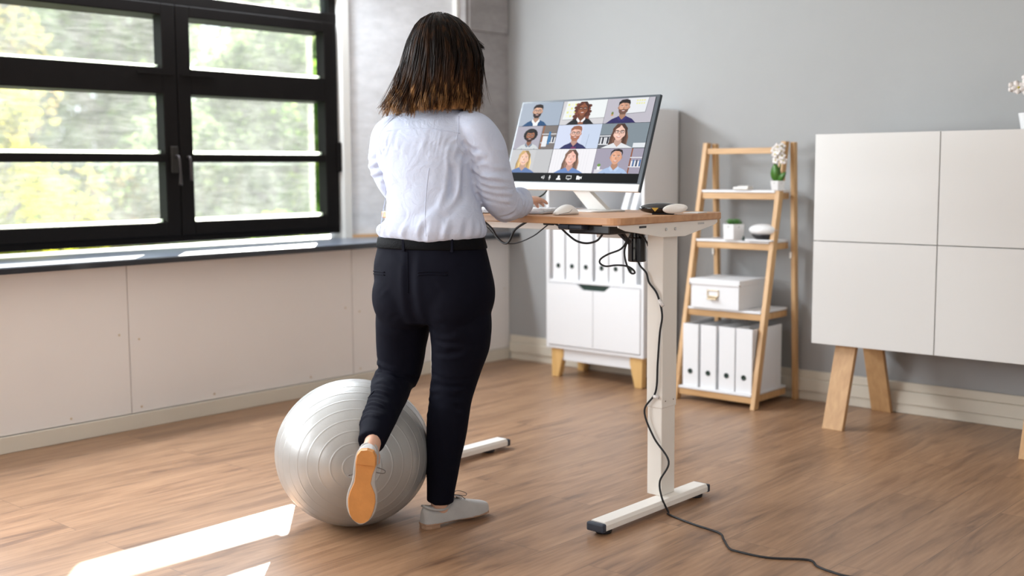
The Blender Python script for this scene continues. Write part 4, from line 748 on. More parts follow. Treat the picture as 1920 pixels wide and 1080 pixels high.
# ================================================================ exercise ball
ball = thing('exercise_ball', 'silver ribbed exercise ball on the floor under her left knee', 'ball', (-2.97, 2.525, 0))
pearl = mat('silver_vinyl', (0.40, 0.40, 0.39), 0.36, metal=0.35, coat=0.2, bump=0.03, bscale=220)
vd = Vector((0.775, -0.625, 0.055)).normalized()            # the ball's axis
n = 96; rsb = []
grooves = [math.radians(a) for a in (9, 18, 27, 36, 45, 54, 63, 72, 81, 90, 99, 108, 117, 126, 135, 144, 153, 162, 171)]
u1 = vd.orthogonal().normalized(); u2 = vd.cross(u1)
th = []
for i in range(1, 440):
    th.append(PI * i / 440)
for t in th:
    gz = sum(math.exp(-((t - g_) / 0.0065) ** 2) for g_ in grooves); R_ = 1 + 0.0042 * gz
    ring = []
    for j in range(n):
        a = 2 * PI * j / n; d = vd * math.cos(t) + (u1 * math.cos(a) + u2 * math.sin(a)) * math.sin(t); ring.append(Vector((d.x * 0.263 * R_, d.y * 0.263 * R_, d.z * 0.2475 * R_)))
    rsb.append(ring)
for r in rsb:
    for v in r:
        z = v.z + 0.243
        if z < 0.0: v.x *= 1 + 0.2 * -z; v.y *= 1 + 0.2 * -z; z = 0.0
        v.z = z
MB().rings(rsb).build('ball', pearl, ball, smooth=True)
# ================================================================ the woman (local frame: x her right, y forward, z up)
PO = Vector((-2.83, 2.80, 0)); PB = math.radians(15)
pr = thing('person', 'woman in pale blue shirt and navy trousers typing while kneeling one leg on silver ball', 'person', PO, PB)

def spline(rows, k):
    return [np.array(r) for r in catmull4(rows, k)]
def catmull4(rows, k):
    P = [np.array(p, float) for p in rows]; out = []
    for i in range(len(P) - 1):
        a = P[max(i - 1, 0)]; b = P[i]; c = P[i + 1]; d = P[min(i + 2, len(P) - 1)]
        for j in range(k):
            t = j / k; out.append(0.5 * ((2 * b) + (-a + c) * t + (2 * a - 5 * b + 4 * c - d) * t * t + (-a + 3 * b - 3 * c + d) * t ** 3))
    out.append(P[-1]); return out
def limb(mb, rows, k=5, n=20, up=(0, 1, 0), sq=1.0):
    """rows of x,y,z,a,b : a across (cross of up and path), b along up"""
    R = catmull4(rows, k); m = len(R); rs = []; upv = Vector(up)
    for i, r in enumerate(R):
        c = Vector(r[:3]); t = (Vector(R[min(i + 1, m - 1)][:3]) - Vector(R[max(i - 1, 0)][:3])).normalized()
        u = upv.cross(t)
        u = u.normalized() if u.length > 1e-4 else Vector((1, 0, 0)); v = t.cross(u).normalized()
        ring = []
        for j in range(n):
            a = 2 * PI * j / n; ca, sa = math.cos(a), math.sin(a)
            ring.append(c + u * r[3] * math.copysign(abs(ca) ** sq, ca) + v * r[4] * math.copysign(abs(sa) ** sq, sa))
        rs.append(ring)
    mb.rings(rs); return mb
def hstack(mb, rows, k=5, n=40, sq=0.9):
    """horizontal elliptical slices: x,y,z,a,b"""
    rs = []
    for r in catmull4(rows, k):
        ring = []
        for j in range(n):
            a = 2 * PI * j / n; ca, sa = math.cos(a), math.sin(a)
            ring.append((r[0] + r[3] * math.copysign(abs(ca) ** sq, ca), r[1] + r[4] * math.copysign(abs(sa) ** sq, sa), r[2]))
        rs.append(ring)
    mb.rings(rs); return mb
def fuse(mb, voxel, smooth=4, fac=0.5):
    me = mb.mesh('tmp'); o = bpy.data.objects.new('tmp', me); C.objects.link(o)
    r = o.modifiers.new('r', 'REMESH'); r.mode = 'VOXEL'; r.voxel_size = voxel; r.adaptivity = 0
    if smooth: s_ = o.modifiers.new('s', 'SMOOTH'); s_.iterations = smooth; s_.factor = fac
    dg = bpy.context.evaluated_depsgraph_get(); dg.update(); out = bpy.data.meshes.new_from_object(o.evaluated_get(dg)); bpy.data.objects.remove(o); out.materials.clear(); return out
def getv(me):
    a = np.empty(len(me.vertices) * 3); me.vertices.foreach_get('co', a); nn = np.empty(len(me.vertices) * 3); me.vertices.foreach_get('normal', nn); return a.reshape(-1, 3), nn.reshape(-1, 3)
def setv(me, v): me.vertices.foreach_set('co', v.reshape(-1)); me.update()
def seg_dist(P, a, b):
    a = np.array(a); b = np.array(b); d = b - a; t = np.clip(((P - a) @ d) / (d @ d), 0, 1); q = a + t[:, None] * d; return np.linalg.norm(P - q, axis=1), t
FS = 1.0
def folds(me, fl, noise=()):
    P, N_ = getv(me); D = np.zeros(len(P))
    for (pts, wd, h) in fl:
        best = np.full(len(P), 9.0); tt = np.zeros(len(P)); m = len(pts) - 1
        for i in range(m):
            d, t = seg_dist(P, pts[i], pts[i + 1]); k = d < best; best = np.where(k, d, best); tt = np.where(k, (i + t) / m, tt)
        h = h * FS; D += h * np.exp(-(best / wd) ** 2) * np.sin(PI * np.clip(tt, 0.04, 0.96)) ** 0.5
        D -= 0.45 * h * np.exp(-((best - wd * 1.9) / (wd * 0.9)) ** 2) * np.sin(PI * np.clip(tt, 0.04, 0.96)) ** 0.5
    for (fx, fy, fz, amp, ph) in noise:
        D += amp * np.sin(P[:, 0] * fx + ph + 1.3 * np.sin(P[:, 2] * fz * 0.31 + ph)) * np.sin(P[:, 1] * fy + ph * 2) * np.sin(P[:, 2] * fz + ph * 3 + 0.9 * np.sin(P[:, 0] * fx * 0.4))
    setv(me, P + N_ * D[:, None])
def snap(bvh, pts, off=0.0, d=Vector((0.50, -0.86, 0.02))):
    """lay a line of points onto the cloth, approached from behind her"""
    out = []
    for p in pts:
        p = Vector(p); h = bvh.ray_cast(p + d * 0.5, -d)
        if h[0] is not None: out.append(h[0] + h[1] * off)
    return out
def bvh_of(me):
    bm = bmesh.new(); bm.from_mesh(me); t = BVHTree.FromBMesh(bm); bm.free(); return t

skin = mat('skin', (0.62, 0.36, 0.25), 0.5, noise=0.06, scale=30, bump=0.06, bscale=300)
for k_, v_ in (('Subsurface Weight', 0.12), ('Subsurface Scale', 0.02)):
    skin.node_tree.nodes['Principled BSDF'].inputs[k_].default_value = v_
# ---------------------------------------------------------------- body: one continuous surface
B = MB()
hstack(B, [(0.04, -0.10, 0.70, 0.17, 0.09), (0.04, -0.10, 0.80, 0.195, 0.105), (0.035, -0.10, 0.92, 0.175, 0.095), (0.035, -0.095, 1.02, 0.145, 0.085), (0.02, -0.08, 1.14, 0.14, 0.09), (0.0, -0.05, 1.26, 0.155, 0.10), (0.005, -0.025, 1.33, 0.16, 0.085), (0.012, -0.01, 1.375, 0.10, 0.06), (0.02, 0.005, 1.41, 0.055, 0.052), (0.025, 0.02, 1.46, 0.050, 0.052), (0.028, 0.03, 1.51, 0.052, 0.055)], 5, 32)
# head
hstack(B, [(0.03, 0.055, 1.455, 0.020, 0.03), (0.03, 0.058, 1.47, 0.038, 0.055), (0.03, 0.055, 1.50, 0.056, 0.075), (0.03, 0.045, 1.54, 0.068, 0.088), (0.03, 0.038, 1.58, 0.074, 0.094), (0.03, 0.032, 1.62, 0.075, 0.094), (0.03, 0.028, 1.66, 0.064, 0.082), (0.03, 0.026, 1.685, 0.042, 0.055), (0.03, 0.025, 1.695, 0.012, 0.02)], 4, 28, 1.0)
B.sphere((0.03, 0.140, 1.545), 0.010, 0.016, 0.014, 8); B.sphere((0.03, 0.132, 1.565), 0.008, 0.010, 0.022, 8)       # nose
B.sphere((0.03, 0.122, 1.508), 0.022, 0.010, 0.0055, 8); B.sphere((0.03, 0.121, 1.500), 0.019, 0.010, 0.006, 8)      # lips
B.sphere((0.03, 0.112, 1.476), 0.018, 0.014, 0.014, 8)                                                            # chin
for s_ in (-1, 1):
    B.sphere((0.03 + s_ * 0.028, 0.114, 1.592), 0.022, 0.012, 0.006, 8)      # brow
    B.sphere((0.03 + s_ * 0.040, 0.104, 1.550), 0.018, 0.012, 0.014, 8)      # cheek
    B.sphere((0.03 + s_ * 0.075, 0.035, 1.560), 0.008, 0.016, 0.030, 8)      # ear
# legs
limb(B, [(0.120, -0.10, 0.80, 0.085, 0.085), (0.140, -0.10, 0.66, 0.080, 0.075), (0.122, -0.10, 0.53, 0.060, 0.056), (0.108, -0.11, 0.44, 0.052, 0.052), (0.10, -0.125, 0.34, 0.050, 0.050), (0.092, -0.13, 0.24, 0.042, 0.042), (0.082, -0.132, 0.14, 0.031, 0.034), (0.076, -0.135, 0.075, 0.0295, 0.034), (0.080, -0.125, 0.050, 0.026, 0.032), (0.088, -0.10, 0.038, 0.020, 0.020)], 4, 18)
limb(B, [(-0.06, -0.10, 0.80, 0.085, 0.085), (-0.090, -0.10, 0.66, 0.078, 0.075), (-0.105, -0.09, 0.55, 0.062, 0.058), (-0.108, -0.11, 0.485, 0.050, 0.050), (-0.095, -0.19, 0.445, 0.046, 0.044), (-0.055, -0.29, 0.405, 0.046, 0.044), (-0.015, -0.38, 0.372, 0.034, 0.034), (0.018, -0.445, 0.350, 0.027, 0.030), (0.028, -0.475, 0.325, 0.027, 0.032), (0.030, -0.480, 0.285, 0.028, 0.034)], 4, 18, up=(0, 0.3, 1))
# arms
def hand(mb, wrist, fwd, palm_n, side, curl=(0.5, 0.55, 0.6, 0.65), spread=0.10, s=1.0):
    """fwd: direction of the fingers, palm_n: direction the palm faces, side: +1 thumb on the +cross side"""
    f = Vector(fwd).normalized(); nrm = Vector(palm_n); nrm = (nrm - f * nrm.dot(f)).normalized(); lat = f.cross(nrm).normalized() * side; w0 = Vector(wrist); rs = []
    for (d, a, b) in ((-0.02, 0.026, 0.020), (0.0, 0.027, 0.019), (0.025, 0.033, 0.016), (0.055, 0.040, 0.0145), (0.078, 0.041, 0.013), (0.088, 0.036, 0.010)):
        c = w0 + f * d * s; rs.append([c + lat * a * s * math.cos(q) + nrm * b * s * math.sin(q) for q in [2 * PI * k / 16 for k in range(16)]])
    mb.rings(rs)
    for i, (off, ln, r) in enumerate(((0.028, 0.066, 0.0082), (0.0095, 0.074, 0.0086), (-0.0095, 0.069, 0.0082), (-0.0275, 0.054, 0.0072))):
        p = w0 + f * 0.074 * s + lat * off * s; d = (f + lat * (off * spread / 0.03)).normalized(); pts = [p - d * 0.012 * s, p]
        ax = lat; c_ = curl[i]
        for j, fr in enumerate((0.45, 0.30, 0.25)):
            d = (Quaternion(ax, (-c_ * (0.7, 0.8, 0.5)[j]) * (-1 if ax.cross(d).dot(nrm) < 0 else 1)) @ d) if False else (d * math.cos(c_ * (0.7, 0.8, 0.5)[j]) + nrm * math.sin(c_ * (0.7, 0.8, 0.5)[j])).normalized()
            p = p + d * ln * fr * s; pts.append(p)
        mb.tube(pts, [r * 1.12 * s, r * 1.1 * s, r * s, r * 0.95 * s, r * 0.72 * s], 12, smooth=4); mb.sphere(pts[-1], r * 0.72 * s, r * 0.72 * s, r * 0.72 * s, 6)
    p = w0 + f * 0.014 * s + lat * 0.020 * s; d1 = (f * 0.62 + lat * 0.70 + nrm * 0.30).normalized(); d2 = (f * 0.85 + lat * 0.32 + nrm * 0.30).normalized()
    pts = [p, p + d1 * 0.034 * s, p + d1 * 0.034 * s + d2 * 0.030 * s, p + d1 * 0.034 * s + d2 * 0.055 * s]
    mb.tube(pts, [0.0125 * s, 0.0115 * s, 0.0095 * s, 0.0072 * s], 12, smooth=4); mb.sphere(pts[-1], 0.0072 * s, 0.0072 * s, 0.0072 * s, 6)
RW = Vector((0.243, 0.175, 1.086)); LW = Vector((-0.055, 0.175, 1.082))
limb(B, [(0.150, -0.02, 1.345, 0.045, 0.045), (0.200, -0.025, 1.30, 0.045, 0.045), (0.225, -0.02, 1.20, 0.040, 0.040), (0.240, 0.0, 1.115, 0.036, 0.036), (0.245, 0.06, 1.085, 0.036, 0.036), (0.247, 0.12, 1.082, 0.031, 0.029), (RW.x, RW.y - 0.01, RW.z, 0.026, 0.021)], 4, 16, up=(0.2, 0.4, 1))
limb(B, [(-0.13, -0.02, 1.345, 0.042, 0.042), (-0.172, -0.025, 1.30, 0.043, 0.043), (-0.180, -0.02, 1.20, 0.036, 0.036), (-0.148, 0.008, 1.118, 0.032, 0.032), (-0.130, 0.06, 1.090, 0.034, 0.034), (-0.105, 0.12, 1.084, 0.031, 0.029), (LW.x - 0.008, LW.y - 0.008, LW.z, 0.026, 0.021)], 4, 16, up=(-0.2, 0.4, 1))
hand(B, RW, (0.06, 1, 0.10), (0, 0.05, -1), 1 if Vector((0.06, 1, 0.1)).cross(Vector((0, 0.05, -1))).x < 0 else -1, (0.42, 0.45, 0.40, 0.34), 0.16, 0.96)
hand(B, LW, (0.35, 0.93, 0.05), (0, 0.05, -1), 1 if Vector((0.35, 0.93, 0.05)).cross(Vector((0, 0.05, -1))).x > 0 else -1, (0.42, 0.45, 0.46, 0.5), 0.12, 0.96)
bme = fuse(B, 0.0042, 3, 0.5)
body = link('body', bme, skin, pr, smooth=True)
# eyes, brows, lips: small pieces on the face
for s_ in (-1, 1):
    e = MB().sphere((0.03 + s_ * 0.029, 0.119, 1.575), 0.0115, 0.009, 0.0085, 10).build('eye', mat('eye_white', (0.75, 0.73, 0.70), 0.2), pr, smooth=True)
    MB().sphere((0.03 + s_ * 0.029, 0.1262, 1.575), 0.005, 0.0025, 0.005, 8).build('iris', mat('brown_iris', (0.05, 0.025, 0.012), 0.15), e, smooth=True)
    MB().tube([(0.03 + s_ * 0.012, 0.1265, 1.594), (0.03 + s_ * 0.030, 0.1265, 1.600), (0.03 + s_ * 0.048, 0.115, 1.594)], [0.002, 0.003, 0.0012], 6, smooth=4).build('eyebrow', mat('brow_brown', (0.04, 0.022, 0.012), 0.7), pr, smooth=True)
MB().tube([(0.011, 0.126, 1.505), (0.03, 0.1335, 1.505), (0.049, 0.126, 1.505)], [0.0018, 0.0045, 0.0018], 8, smooth=4).build('lips', mat('lips', (0.50, 0.18, 0.15), 0.4), pr, smooth=True)

# ---------------------------------------------------------------- trousers
T_ = MB()
hstack(T_, [(0.034, -0.10, 0.992, 0.176, 0.112), (0.034, -0.10, 0.972, 0.187, 0.117), (0.036, -0.10, 0.93, 0.198, 0.124), (0.040, -0.105, 0.876, 0.211, 0.134), (0.050, -0.108, 0.805, 0.216, 0.138), (0.050, -0.105, 0.735, 0.204, 0.128), (0.044, -0.10, 0.69, 0.185, 0.105)], 5, 48, 0.92)
# seat
for cx in (-0.050, 0.135): T_.sphere((cx, -0.140, 0.775), 0.115, 0.098, 0.125, 16)
limb(T_, [(0.130, -0.105, 0.79, 0.112, 0.105), (0.146, -0.105, 0.69, 0.108, 0.100), (0.142, -0.10, 0.62, 0.102, 0.090), (0.129, -0.10, 0.555, 0.090, 0.080), (0.117, -0.10, 0.49, 0.080, 0.070), (0.108, -0.108, 0.43, 0.0745, 0.066), (0.103, -0.118, 0.37, 0.0725, 0.066), (0.098, -0.126, 0.30, 0.0675, 0.062), (0.090, -0.130, 0.235, 0.0610, 0.056), (0.084, -0.130, 0.165, 0.0545, 0.050), (0.077, -0.130, 0.10, 0.0475, 0.046), (0.075, -0.130, 0.078, 0.0475, 0.047)], 5, 26)
limb(T_, [(-0.050, -0.105, 0.79, 0.108, 0.105), (-0.074, -0.105, 0.69, 0.096, 0.098), (-0.088, -0.10, 0.62, 0.088, 0.088), (-0.094, -0.098, 0.56, 0.083, 0.080), (-0.098, -0.098, 0.51, 0.077, 0.073), (-0.105, -0.108, 0.468, 0.066, 0.062)], 5, 26)
limb(T_, [(-0.110, -0.070, 0.492, 0.055, 0.055), (-0.109, -0.115, 0.484, 0.070, 0.062), (-0.096, -0.17, 0.456, 0.072, 0.060), (-0.074, -0.24, 0.424, 0.0690, 0.058), (-0.048, -0.305, 0.400, 0.0620, 0.055), (-0.022, -0.365, 0.377, 0.0540, 0.050), (0.000, -0.415, 0.358, 0.0460, 0.044), (0.012, -0.452, 0.344, 0.0430, 0.041)], 5, 26, up=(0, 0.3, 1))
tme = fuse(T_, 0.0065, 6, 0.5)
F = []
rnd = random.Random(12)
def band(cx, cy, z, w0, back, dz_=0.0, sag=0.0, n=5):
    return [(cx + w0 * (2 * i / n - 1), cy + back + 0.02 * (2 * i / n - 1) ** 2 * (-1 if back > 0 else 1), z + dz_ * (2 * i / n - 1) + sag * (1 - (2 * i / n - 1) ** 2)) for i in range(n + 1)]
# creases under the seat and behind the knees
F += [(band(0.160, -0.10, 0.672, 0.10, -0.115, 0.012, -0.008), 0.010, -0.0065), (band(0.150, -0.10, 0.628, 0.10, -0.095, -0.004, -0.006), 0.008, 0.005), (band(0.150, -0.10, 0.606, 0.10, -0.09, 0.004, -0.01), 0.008, -0.0055),
      (band(-0.075, -0.10, 0.668, 0.08, -0.115, -0.012, -0.006), 0.011, -0.004)]
for z, h_, dz_ in ((0.545, 0.003, 0.006), (0.515, -0.0035, -0.004), (0.50, 0.004, -0.012), (0.482, -0.0045, 0.006), (0.465, 0.0045, 0.010), (0.447, -0.0045, -0.006), (0.430, 0.004, 0.004), (0.412, -0.003, -0.01), (0.385, 0.003, 0.01), (0.30, 0.002, 0.015), (0.20, -0.0015, 0.01)):
    F.append((band(0.110, -0.10, z, 0.085, -0.060, dz_, 0.004), 0.0075, h_))
F += [([(-0.185, -0.09, 0.525), (-0.13, -0.17, 0.520), (-0.06, -0.17, 0.500), (-0.02, -0.10, 0.488)], 0.009, -0.008), ([(-0.185, -0.08, 0.545), (-0.13, -0.175, 0.538), (-0.05, -0.17, 0.522)], 0.008, 0.005), ([(-0.18, -0.12, 0.50), (-0.12, -0.20, 0.492), (-0.04, -0.18, 0.474)], 0.007, 0.004)]
for q, h_ in ((0.25, 0.003), (0.38, -0.003), (0.50, 0.0035), (0.60, -0.003), (0.70, 0.0035), (0.80, -0.0025), (0.88, 0.003)):
    c = Vector((-0.109, -0.115, 0.50)).lerp(Vector((0.005, -0.43, 0.375)), q); F.append(([c + Vector((-0.075, 0.0, -0.02 + 0.01 * rnd.random())), c + Vector((-0.03, 0, 0.035)), c + Vector((0.035, 0.0, 0.030)), c + Vector((0.07, 0.0, -0.01))], 0.0065, h_))
# seat seam and centre
F += [([(0.035, -0.235, 0.94), (0.036, -0.25, 0.86), (0.040, -0.25, 0.78), (0.042, -0.22, 0.70)], 0.016, -0.007)]
for k in range(16):
    sd_ = rnd.choice((-1, 1)); z = rnd.uniform(0.60, 0.92); x = 0.045 + sd_ * rnd.uniform(0.12, 0.2); F.append(([(x, -0.16, z), (x - sd_ * 0.06, -0.22, z + rnd.uniform(-0.03, 0.03)), (x - sd_ * 0.10, -0.24, z + rnd.uniform(-0.03, 0.04))], 0.008, rnd.uniform(-0.002, 0.002)))
folds(tme, F, [(30, 26, 22, 0.0018, 0.3), (60, 50, 55, 0.0008, 1.1)])
navy = mat('navy_twill', (0.0042, 0.0045, 0.0095), 0.8, noise=0.12, scale=60, bump=0.10, bscale=900, spec=0.07)
tr_ = link('trousers', tme, navy, pr, smooth=True)
tb = bvh_of(tme)
# belt, loops, pocket welts
rs = []
for z_, o_ in ((0.940, 0.0035), (0.943, 0.0055), (0.972, 0.0055), (0.976, 0.0035)):
    rw = catmull4([(0.034, -0.10, 0.992, 0.176, 0.112), (0.034, -0.10, 0.972, 0.187, 0.117), (0.036, -0.10, 0.93, 0.198, 0.124)], 10); r_ = min(rw, key=lambda q: abs(q[2] - z_))
    rs.append([(r_[0] + (r_[3] + o_) * math.copysign(abs(math.cos(a)) ** 0.92, math.cos(a)), r_[1] + (r_[4] + o_) * math.copysign(abs(math.sin(a)) ** 0.92, math.sin(a)), z_) for a in [2 * PI * j / 64 for j in range(64)]])
MB().rings(rs).build('belt', mat('black_belt_leather', (0.004, 0.004, 0.005), 0.6, bump=0.2, bscale=200, spec=0.05), tr_, smooth=True)
for x in (-0.008, 0.17):
    p0 = snap(tb, [(x, -0.20, 0.980), (x, -0.2, 0.958), (x, -0.2, 0.932)], 0.0065)
    MB().rings([[q + Vector((-0.005, 0, 0)), q + Vector((0.005, 0, 0)), q + Vector((0.005, 0.006, 0)), q + Vector((-0.005, 0.006, 0))] for q in p0]).build('belt_loop', navy, tr_, bevel=0.001)
for pts in ([(0.055, -0.22, 0.868), (0.10, -0.22, 0.872), (0.155, -0.20, 0.870)], [(-0.145, -0.18, 0.860), (-0.12, -0.2, 0.863), (-0.085, -0.2, 0.862)]):
    for dz_ in (0.0, -0.009): MB().tube(snap(tb, [Vector(p) + Vector((0, 0, dz_)) for p in catmull([Vector(q) for q in pts], 5)], 0.0006), 0.0022, 6).build('pocket_welt', navy, tr_, smooth=True)
MB().tube(snap(tb, [(0.034, -0.25, z) for z in np.linspace(0.935, 0.80, 14)], 0.0002), 0.0014, 6).build('centre_seam', navy, tr_, smooth=True)
MB().tube(snap(tb, catmull([Vector(p) for p in [(-0.165, -0.14, 0.47), (-0.150, -0.24, 0.43), (-0.112, -0.32, 0.395), (-0.07, -0.38, 0.37), (-0.040, -0.43, 0.345)]], 5), 0.0002), 0.0014, 6).build('side_seam', navy, tr_, smooth=True)

# ---------------------------------------------------------------- shirt
H_ = MB()
hstack(H_, [(0.036, -0.10, 0.972, 0.182, 0.118), (0.038, -0.10, 0.985, 0.190, 0.129), (0.038, -0.10, 1.005, 0.191, 0.132), (0.050, -0.10, 1.035, 0.172, 0.125), (0.044, -0.095, 1.07, 0.166, 0.118), (0.024, -0.08, 1.143, 0.162, 0.116), (0.002, -0.06, 1.233, 0.172, 0.122), (-0.004, -0.045, 1.30, 0.182, 0.118), (0.0, -0.03, 1.345, 0.185, 0.102), (0.008, -0.018, 1.378, 0.150, 0.082), (0.016, -0.005, 1.405, 0.085, 0.064), (0.020, 0.0, 1.425, 0.060, 0.058), (0.022, 0.004, 1.438, 0.058, 0.056)], 6, 56, 0.90)
limb(H_, [(0.120, -0.025, 1.335, 0.070, 0.062), (0.178, -0.028, 1.318, 0.076, 0.066), (0.210, -0.030, 1.27, 0.070, 0.066), (0.226, -0.028, 1.215, 0.066, 0.064), (0.237, -0.018, 1.15, 0.064, 0.064), (0.243, 0.005, 1.100, 0.062, 0.060), (0.246, 0.045, 1.080, 0.060, 0.057), (0.248, 0.085, 1.082, 0.055, 0.051), (0.249, 0.118, 1.086, 0.050, 0.045), (0.249, 0.132, 1.088, 0.048, 0.042)], 6, 30, up=(0.2, 0.4, 1))
limb(H_, [(-0.110, -0.025, 1.335, 0.068, 0.060), (-0.155, -0.028, 1.318, 0.072, 0.064), (-0.180, -0.030, 1.27, 0.062, 0.062), (-0.189, -0.028, 1.215, 0.056, 0.058), (-0.168, -0.014, 1.15, 0.047, 0.052), (-0.146, 0.012, 1.108, 0.045, 0.048), (-0.132, 0.045, 1.092, 0.046, 0.046), (-0.120, 0.080, 1.087, 0.045, 0.044), (-0.112, 0.105, 1.085, 0.045, 0.042)], 6, 30, up=(-0.2, 0.4, 1))
sme = fuse(H_, 0.0052, 5, 0.5)
rnd = random.Random(33); F = []
def bk(x, z): return (x, -0.19, z)
# gathers under the yoke
for k in range(15):
    x = -0.115 + k * 0.0165; F.append(([(x, -0.135, 1.322), (x + rnd.uniform(-.006, .006), -0.155, 1.285), (x + rnd.uniform(-.012, .012), -0.17, 1.24 + rnd.uniform(-.02, .02))], 0.0042, 0.0022 if k % 2 else -0.0022))
# pulls from the right armpit over the back and down
F += [([(0.150, -0.12, 1.300), (0.130, -0.16, 1.285), (0.105, -0.17, 1.275)], 0.007, 0.006), ([(0.148, -0.13, 1.290), (0.142, -0.15, 1.24), (0.150, -0.15, 1.19)], 0.008, -0.007),
      ([(0.165, -0.10, 1.285), (0.195, -0.10, 1.265), (0.215, -0.09, 1.262)], 0.007, -0.006), ([(0.165, -0.10, 1.262), (0.20, -0.10, 1.246), (0.235, -0.09, 1.248)], 0.008, 0.005), ([(0.17, -0.10, 1.235), (0.20, -0.1, 1.222), (0.25, -0.08, 1.232)], 0.007, -0.005),
      ([(0.160, -0.12, 1.23), (0.165, -0.14, 1.16), (0.160, -0.15, 1.10), (0.14, -0.18, 1.05)], 0.011, 0.009), ([(0.145, -0.14, 1.20), (0.150, -0.16, 1.13), (0.13, -0.18, 1.07), (0.09, -0.2, 1.03)], 0.011, -0.008),
      ([(0.120, -0.16, 1.12), (0.10, -0.18, 1.07), (0.05, -0.2, 1.035), (-0.01, -0.2, 1.02)], 0.011, 0.007), ([(0.100, -0.17, 1.07), (0.05, -0.2, 1.02), (0.0, -0.21, 1.00)], 0.009, -0.006), ([(0.17, -0.13, 1.07), (0.13, -0.18, 1.045), (0.10, -0.2, 1.015)], 0.010, 0.009), ([(0.19, -0.11, 1.045), (0.16, -0.16, 1.025), (0.11, -0.2, 1.00)], 0.009, -0.008)]
# left side: long soft folds up from the hem and around the flank
F += [([(-0.155, -0.12, 1.04), (-0.13, -0.17, 1.08), (-0.125, -0.17, 1.16)], 0.011, 0.007), ([(-0.125, -0.16, 1.03), (-0.10, -0.18, 1.07), (-0.10, -0.18, 1.13)], 0.010, -0.006), ([(-0.15, -0.11, 1.15), (-0.13, -0.15, 1.12), (-0.09, -0.18, 1.10)], 0.009, 0.005), ([(-0.155, -0.10, 1.20), (-0.12, -0.16, 1.18), (-0.08, -0.18, 1.165)], 0.008, -0.004),
      ([(-0.150, -0.11, 1.29), (-0.125, -0.16, 1.25), (-0.12, -0.17, 1.19)], 0.010, -0.006), ([(-0.165, -0.10, 1.28), (-0.15, -0.13, 1.22), (-0.145, -0.14, 1.16)], 0.009, 0.006)]
# sleeve folds
for k in (0, 1, 2, 4, 5, 7):
    t = k / 8; z = 1.20 - 0.10 * t + rnd.uniform(-.006, .006); F.append(([(0.175 + 0.01 * t, -0.06, z + 0.03), (0.21, -0.10 + 0.03 * t, z + rnd.uniform(-.005, .01)), (0.265, -0.085 + 0.04 * t, z - 0.012), (0.30, -0.03, z - 0.015 + rnd.uniform(-.01, .01))], 0.0075, (0.005 if k % 2 else -0.004)))
for k in (0, 2, 3, 5, 6):
    y = 0.0 + 0.016 * k; F.append(([(0.19, y - 0.03, 1.04), (0.235, y - 0.03, 1.025), (0.285, y, 1.05), (0.30, y + 0.02, 1.09), (0.27, y + 0.035, 1.13)], 0.0062, (0.0045 if k % 2 else -0.004)))
for k in (0, 2, 3, 5, 7):
    z = 1.24 - 0.018 * k + rnd.uniform(-.006, .006); F.append(([(-0.15, -0.07, z + 0.02), (-0.20, -0.09, z), (-0.25, -0.05, z - 0.01)], 0.008, (0.0045 if k % 2 else -0.004)))
# hem billow
for k in range(16):
    a = 2 * PI * k / 16 + 0.2; F.append(([(0.037 + 0.2 * math.cos(a), -0.10 + 0.135 * math.sin(a), 0.98), (0.037 + 0.195 * math.cos(a + .08), -0.10 + 0.13 * math.sin(a + .08), 1.03)], 0.010, rnd.uniform(0.002, 0.006) * (1 if k % 2 else -1)))
for k in range(5):
    x = rnd.uniform(-0.13, 0.14); z = rnd.uniform(1.0, 1.27); a = rnd.uniform(0, PI); l = rnd.uniform(0.02, 0.05); F.append(([bk(x - l * math.cos(a), z - l * math.sin(a)), bk(x, z + 0.006), bk(x + l * math.cos(a), z + l * math.sin(a))], 0.016, rnd.uniform(-0.007, 0.007)))
FS = 1.35
folds(sme, F, [(28, 24, 20, 0.003, 0.7), (50, 45, 38, 0.0010, 2.0)])
# the hem: drawn in where the shirt meets the belt, dipping at the back
P, N_ = getv(sme)
k = P[:, 2] < 0.985; dip = 0.010 * np.exp(-((P[:, 0] - 0.085) / 0.07) ** 2) * (P[:, 1] < -0.12)
P[:, 2] = np.where(k, P[:, 2] - dip, P[:, 2]); setv(sme, P)
shirt_m = mat('pale_blue_oxford_cotton', (0.53, 0.58, 0.71), 0.8, noise=0.05, scale=400, bump=0.12, bscale=1100, spec=0.2, stretch=(1, 1, 0.25))
nt = shirt_m.node_tree; b_ = nt.nodes['Principled BSDF']; cn = nt.nodes.new('ShaderNodeTexNoise'); cn.inputs['Scale'].default_value = 17; cn.inputs['Detail'].default_value = 3; cn.inputs['Distortion'].default_value = 1.6
ct = nt.nodes.new('ShaderNodeTexCoord'); nt.links.new(ct.outputs['Object'], cn.inputs[0]); cb_ = nt.nodes.new('ShaderNodeBump'); cb_.inputs['Strength'].default_value = 0.34; cb_.inputs['Distance'].default_value = 0.012; nt.links.new(cn.outputs['Fac'], cb_.inputs['Height'])
old = b_.inputs['Normal'].links[0].from_node; nt.links.new(cb_.outputs[0], old.inputs['Normal'])
sh_ = link('shirt', sme, shirt_m, pr, smooth=True)
sbv = bvh_of(sme)
MB().tube(snap(sbv, catmull([Vector(p) for p in [(-0.155, -0.10, 1.322), (-0.09, -0.14, 1.332), (0.0, -0.15, 1.336), (0.08, -0.14, 1.331), (0.150, -0.10, 1.318)]], 7), 0.0001), 0.0016, 6).build('yoke_seam', shirt_m, sh_, smooth=True)
